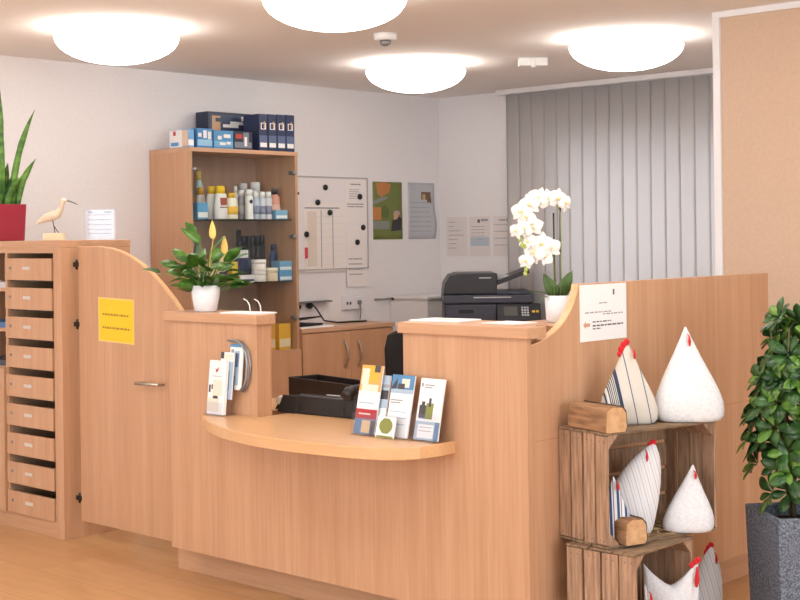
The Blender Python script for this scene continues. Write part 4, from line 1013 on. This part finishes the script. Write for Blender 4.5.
# ------------------------------------------------------------------ crates and hens
def crate(name, label, loc, rz, W_, D_, H_, seed):
    """box crate lying open side to the lobby (+x); local y runs along the opening"""
    rnd = random.Random(seed)
    t = thing(name, label, 'crate', loc, R(rz), 'old wooden crates')
    th = .010
    for y0, nm in ((0, 'end_panel'), (W_-th, 'end_panel')):
        s = MB(); n = 4; gap = .008; wd = (D_-gap*(n-1))/n
        for i in range(n):
            x = -D_+i*(wd+gap); dw = rnd.uniform(-.002, .002); dz = rnd.uniform(0, .004)
            s.box(x+dw, x+wd+dw-.001, y0, y0+th, .008+dz, H_-.008-dz)
        s.m = 1
        for i in range(n):
            x = -D_+i*(wd+gap)
            for zz in (.025, H_-.03):
                for xx in (.3, .7): s.box(x+wd*xx-.0015, x+wd*xx+.0015, y0-.0006 if y0 == 0 else y0+th, y0 if y0 == 0 else y0+th+.0006, zz-.002, zz+.002)
        s.build(nm, [M_crateV, mat('nail', (62, 52, 46), .6)], t, world=False, bevel=.0015)
    for z0, nm in ((0, 'bottom_panel'), (H_-.008, 'top_panel')):
        s = MB(); n = 3; gap = .006; wd = (D_-gap*(n-1))/n
        for i in range(n):
            x = -D_+i*(wd+gap); s.box(x, x+wd, -.003, W_+.003, z0, z0+.008)
        s.build(nm, M_crateD, t, world=False, bevel=.0015)
    s = MB(); n = 4; gap = .012; wd = (H_-.02-gap*(n-1))/n
    for i in range(n):
        z = .01+i*(wd+gap); s.box(-D_, -D_+.008, th, W_-th, z, z+wd)
    s.build('back_panel', M_crate, t, world=False, bevel=.0015)
    for y0, sg in ((th, 1), (W_-th, -1)):
        for z0, sz in ((.008, 1), (H_-.008, -1)):
            MB().prism([(y0, z0), (y0+sg*.045, z0), (y0, z0+sz*.045)], 'x', -D_+.01, -.004).build('corner_block', M_crateV, t, world=False)
    return t
CU = crate('wooden_crate', 'upper weathered slatted crate, open to the side, hens inside', (-2.562, 3.735, .4145), -13, .51, .238, .381, 3)
CLO = crate('wooden_crate', 'lower weathered slatted crate under the other crate', (-2.455, 3.735, 0), 0, .35, .275, .4135, 5)

F_white = noisy('white_fleece', (216, 216, 220), (230, 230, 233), (1, 1, 1), 90, .95, .4, bdist=.003)
F_grey = noisy('white_linen', (212, 213, 220), (226, 227, 232), (1, 1, 1), 120, .95, .25)
F_str1 = stripes('striped_linen', (206, 200, 192), [(.06, .085, (62, 72, 94)), (.10, .118, (232, 228, 222)), (.125, .137, (62, 72, 94)), (.15, .162, (62, 72, 94)), (.175, .187, (62, 72, 94)), (.20, .212, (62, 72, 94)), (.225, .237, (62, 72, 94)), (.25, .30, (58, 68, 90)), (.44, .455, (92, 102, 124)), (.64, .655, (92, 102, 124)), (.84, .855, (92, 102, 124))], axis=0, period=.24, rot=(0, R(10), 0), off=.34)
F_str2 = stripes('pale_striped_linen', (226, 227, 232), [(.10, .17, (150, 152, 166)), (.55, .60, (184, 186, 196))], axis=0, period=.022, rot=(0, R(14), 0))
F_blue = stripes('blue_striped_linen', (226, 228, 234), [(.1, .45, (66, 86, 124)), (.62, .72, (66, 86, 124))], axis=0, period=.026)
CONE = [(0.0, .78), (.012, .90), (.05, .98), (.11, 1.0), (.20, .975), (.32, .87), (.45, .72), (.58, .55), (.70, .39), (.80, .265), (.88, .165), (.94, .095), (.98, .045), (1.0, .018)]
PILLOW = [(0.0, .80), (.012, .91), (.05, .97), (.15, 1.0), (.30, .99), (.45, .94), (.58, .85), (.70, .72), (.80, .56), (.88, .39), (.94, .23), (.98, .11), (1.0, .03)]
def hen(label, loc, rz, w, d, h, fab, apex=(0, 0), comb=1, wattle=1, prof=CONE, wx=.008, shift=1.15):
    """stuffed fabric hen: cushion base running up to a pointed head with felt comb and wattle"""
    t = thing('fabric_hen', label, 'hen cushion', loc, R(rz), 'fabric hens')
    s = MB(); n = 32; rings = []
    for q, r in prof:
        ring = []
        for i in range(n):
            a = 2*math.pi*i/n; ca, sa = math.cos(a), math.sin(a)
            e = 2.8-1.0*q          # squarer at the base, rounder at the tip
            rr = 1/((abs(ca)**e+abs(sa)**e)**(1/e))
            wob = 1+.025*math.sin(3*a+7*q)*(1-q)
            ring.append(Vector((apex[0]*q**shift+rr*ca*r*w/2*wob, apex[1]*q**shift+rr*sa*(r*d/2+.05*d*q*(1-q)), h*q)))
        rings.append(ring)
    s.loft(rings); s.build('body', fab, t, world=False, smooth=True)
    A = Vector((apex[0], apex[1], h))
    if comb:
        c = MB()
        for dx, dz, rr in ((-.017, -.040, .013), (-.013, -.025, .015), (-.007, -.010, .0145), (-.001, .001, .011)):
            c.lathe([(.001, -.0045), (rr*.9, -.004), (rr, 0), (rr*.9, .004), (.001, .0045)], seg=14, M=Matrix.Translation(A+Vector((dx*comb, 0, dz))) @ Matrix.Rotation(R(90), 4, 'X'))
        c.build('comb', M_red, t, world=False)
    if wattle:
        c = MB(); px = apex[0]*.86**shift+wx; py = apex[1]*.86-.085*d
        c.tube([Vector((px-.006, py-.003, h*.93)), Vector((px, py-.008, h*.90)), Vector((px, py-.014, h*.85)), Vector((px-.001, py-.017, h*.80))], [.002, .004, .0075, .004], 8, flat=.5)
        c.build('wattle', M_red, t, world=False)
    return t
def lying_hen(label, loc, rz, w, d, fab):
    """stuffed hen lying with tail and head both pointing up, saddle between them"""
    t = thing('fabric_hen', label, 'hen cushion', loc, R(rz), 'fabric hens')
    s = MB(); rings = []
    for i in range(15):
        x = -1+2*i/14; a = abs(x)
        top = .25+.075*a**1.4+(.012 if x > 0 else 0)*a; bot = 0 if a < .8 else (.20 if a > .99 else .16*(a-.8)/.2)
        hd = d/2*(1-a**2.2)**.6+.004
        rings.append([Vector((x*w/2, hd*math.cos(2*math.pi*k/22)*(1 if math.sin(2*math.pi*k/22) < 0 else (1-.75*a)), (top+bot)/2+(top-bot)/2*math.sin(2*math.pi*k/22))) for k in range(22)])
    s.loft(rings); s.build('body', fab, t, world=False, smooth=True)
    c = MB()
    for dx, dz in ((-.022, -.016), (-.010, -.005), (.0, .003)):
        c.lathe([(.001, -.004), (.010, -.003), (.010, .003), (.001, .004)], seg=14, M=Matrix.Translation(Vector((w/2+dx, 0, .333+dz))) @ Matrix.Rotation(R(90), 4, 'X'))
    c.build('comb', M_red, t, world=False)
    c = MB(); c.tube([(w/2-.006, -.012, .315), (w/2-.008, -.018, .295), (w/2-.010, -.024, .27), (w/2-.014, -.03, .25)], [.003, .006, .009, .004], 8, flat=.5); c.build('wattle', M_red, t, world=False)
    return t
ZT = .796
hen('beige hen cushion with navy stripes on top of the crates', (-2.645, 3.985, ZT), 43, .205, .11, .28, F_str1, apex=(.0, 0), comb=1.3, wattle=1, wx=.022)
hen('large white fleece hen cushion on top of the crates', (-2.516, 4.17, ZT), 43, .245, .13, .327, F_white, apex=(-.008, 0), comb=0)
hen('white hen cushion with pale stripes and red comb inside the upper crate', (-2.632, 3.95, .4235), 43, .18, .095, .31, F_str2, apex=(.095, 0), comb=1, wattle=1, prof=PILLOW, wx=-.006, shift=1.5)
hen('blue striped hen cushion at the left inside the upper crate', (-2.598, 3.832, .4235), 43, .125, .07, .215, F_blue, apex=(-.005, 0), comb=0, wx=.012)
hen('small white linen hen cushion at the right inside the upper crate', (-2.492, 4.115, .4235), 43, .175, .10, .228, F_grey, apex=(.02, 0), comb=0)
lying_hen('white hen cushion lying across the lower crate', (-2.49, 4.0, .0085), 43, .185, .12, F_grey)
hen('white hen cushion mostly hidden at the left of the lower crate', (-2.478, 3.842, .0085), 43, .06, .055, .285, F_white, apex=(-.01, 0), comb=0, wx=.014)
hen('striped white hen cushion on the floor behind the lower crate', (-2.605, 4.395, 0), 43, .125, .09, .308, F_str2, apex=(.035, 0), comb=1, wattle=1, prof=PILLOW, wx=.02)

def log(label, loc, rz, L, w, h):
    t = thing('split_log', label, 'log', loc, R(rz), 'split logs')
    pts = [(-w*.5, 0), (w*.42, 0), (w*.5, h*.18), (w*.46, h*.78), (w*.30, h*.97), (-w*.2, h), (-w*.46, h*.86), (-w*.5, h*.4)]
    s = MB(); s.prism(pts, 'x', 0, L); s.build('split_body', noisy('log_side', (130, 96, 70), (170, 130, 96), (2, 14, 14), 6, .9, .5), t, world=False, bevel=.006)
    s = MB(); s.prism([(a*.97, b*.96+.001) for a, b in pts], 'x', L, L+.0015); s.build('cut_end', noisy('log_end', (190, 148, 108), (210, 170, 128), (1, 1, 1), 40, .9, .3), t, world=False)
    s = MB(); s.prism([(w*.47, h*.02), (w*.54, h*.2), (w*.50, h*.8), (w*.32, h*1.01), (w*.30, h*.97), (w*.46, h*.78), (w*.5, h*.18), (w*.42, h*.02)], 'x', .001, L-.001); s.build('bark', noisy('bark', (62, 48, 38), (92, 74, 58), (4, 14, 14), 10, .95, .8), t, world=False)
    return t
log('split firewood log with pale cut end on top of the crates', (-2.745, 3.828, ZT), -16, .205, .088, .085)
log('split firewood log lying inside the upper crate', (-2.70, 3.885, .4235), -18, .20, .088, .085)

# straw in the upper crate
def straw():
    rnd = random.Random(11); s = MB()
    M = Matrix.Translation((-2.562, 3.735, .4235)) @ Matrix.Rotation(R(-13), 4, 'Z')
    for i in range(150):
        p = M @ Vector((rnd.uniform(-.19, -.005), rnd.uniform(.16, .46), rnd.uniform(.002, .012))); a = rnd.uniform(0, 6.28); l = rnd.uniform(.02, .05)
        d = Vector((math.cos(a), math.sin(a), rnd.uniform(-.02, .12)))*l
        s.tube([p-d*.4+Z*.001, p+Z*.004, p+d*.4], .0009, 4)
    o = s.build('straw', mat('straw', (206, 176, 124), .9)); o['kind'] = 'stuff'; o['label'] = 'loose straw strewn on the floor of the upper crate'; o['category'] = 'straw'
straw()

# ------------------------------------------------------------------ planter with bushy plant
def planter():
    c = Vector((-2.235, 4.435, 0)); hw = .145
    t = thing('potted_shrub', 'bushy green shrub in a tall grey stone-look planter', 'potted plant', c, R(51))
    gm = noisy('planter_stone', (70, 78, 92), (134, 142, 156), (1, 1, 1), 170, .7, .3, detail=3, lo=.38, hi=.68)
    s = MB(); z1 = .48
    s.loft([[Vector((sx*a, sy*a, z)) for sx, sy in ((-1, -1), (1, -1), (1, 1), (-1, 1))] for a, z in ((hw*.9, 0), (hw, z1), (hw-.018, z1), (hw-.022, z1-.05))], smooth=False)
    s.build('planter', gm, t, world=False, bevel=.004)
    MB().box(-.125, .125, -.125, .125, z1-.06, z1-.045).build('soil', mat('soil', (58, 44, 34), .95), t, world=False)
    rnd = random.Random(21); st = MB(); s = [MB(), MB()]
    for i in range(7):
        a = 2*math.pi*i/7; st.tube([(.03*math.cos(a), .03*math.sin(a), z1-.05), (.07*math.cos(a), .07*math.sin(a), .8), (.10*math.cos(a+.4), .10*math.sin(a+.4), 1.12)], [.008, .006, .003], 6)
    st.build('stems', mat('shrub_stem', (96, 84, 60), .8), t, world=False)
    for k in range(112):
        z = .50+.655*rnd.random()**.85; q = (z-.5)/.72
        rad = (.085+.085*math.sin(math.pi*min(1, q*1.15+.1)))*(.55+.45*rnd.random()) * (1.0 if q < .85 else 1-.5*(q-.85)/.15)
        a = rnd.uniform(0, 2*math.pi); c0 = Vector((math.cos(a)*rad, math.sin(a)*rad, z)); ax = (Vector((math.cos(a), math.sin(a), .25+.5*q))).normalized()
        u = ax.cross(Z).normalized(); v = ax.cross(u); m = rnd.randint(5, 7); ph = rnd.random()*6
        for j in range(m):
            g = ph+2*math.pi*j/m; d = (u*math.cos(g)+v*math.sin(g))*.9+ax*.55
            L = rnd.uniform(.058, .088); s[0 if rnd.random() < .72 else 1].leaf(c0+d*.008, d, L, L*.5, .35, .12, 6, 1.3, up=ax)
    s[0].build('foliage', noisy('shrub_leaf', (26, 58, 26), (58, 98, 46), (1, 1, 1), 22, .3), t, world=False, solid=.0007)
    s[1].build('young_foliage', noisy('shrub_young_leaf', (62, 104, 34), (112, 150, 62), (1, 1, 1), 22, .3), t, world=False, solid=.0007)
planter()

# ------------------------------------------------------------------ light
wd = bpy.data.worlds.new('sky'); S.world = wd; wd.use_nodes = True
bg = wd.node_tree.nodes['Background']; bg.inputs[0].default_value = (.86, .93, 1, 1); bg.inputs[1].default_value = 5.0
def portal(x, y, z, w, h, rx, rz=0):
    l = bpy.data.lights.new('daylight_portal', 'AREA'); l.shape = 'RECTANGLE'; l.size = w; l.size_y = h; l.cycles.is_portal = True
    o = bpy.data.objects.new('daylight_portal', l); COL.objects.link(o); o.location = (x, y, z); o.rotation_euler = (rx, 0, rz)
portal((WX0+WX1)/2, YB+.19, (WZ0+WZ1)/2, WX1-WX0, WZ1-WZ0, R(-90))
for a, b in fx: portal((a+b)/2, YF-.19, 1.4, b-a, 1.8, R(90))

portal(XR+.19, (RY0+RY1)/2, 1.4, RY1-RY0, 1.8, R(90), R(90))

# ------------------------------------------------------------------ camera
cam = bpy.data.cameras.new('camera'); co = bpy.data.objects.new('camera', cam); COL.objects.link(co)
cam.sensor_width = 36; cam.lens = 1366/800*36; cam.shift_y = -63.2/800; cam.clip_start = .05
co.matrix_world = Matrix.Translation((0, 0, 1.45)) @ Matrix.Rotation(R(42.95), 4, 'Z') @ Matrix.Rotation(R(90), 4, 'X') @ Matrix.Rotation(R(-.735), 4, 'Z')
S.camera = co
S.view_settings.view_transform = 'Standard'; S.view_settings.look = 'None'; S.view_settings.gamma = 1
S.view_settings.use_curve_mapping = False
S.view_settings.exposure = 0.62
S.cycles.use_denoising = True
S.cycles.max_bounces = 8; S.cycles.transparent_max_bounces = 16
S.cycles.caustics_reflective = False; S.cycles.caustics_refractive = False
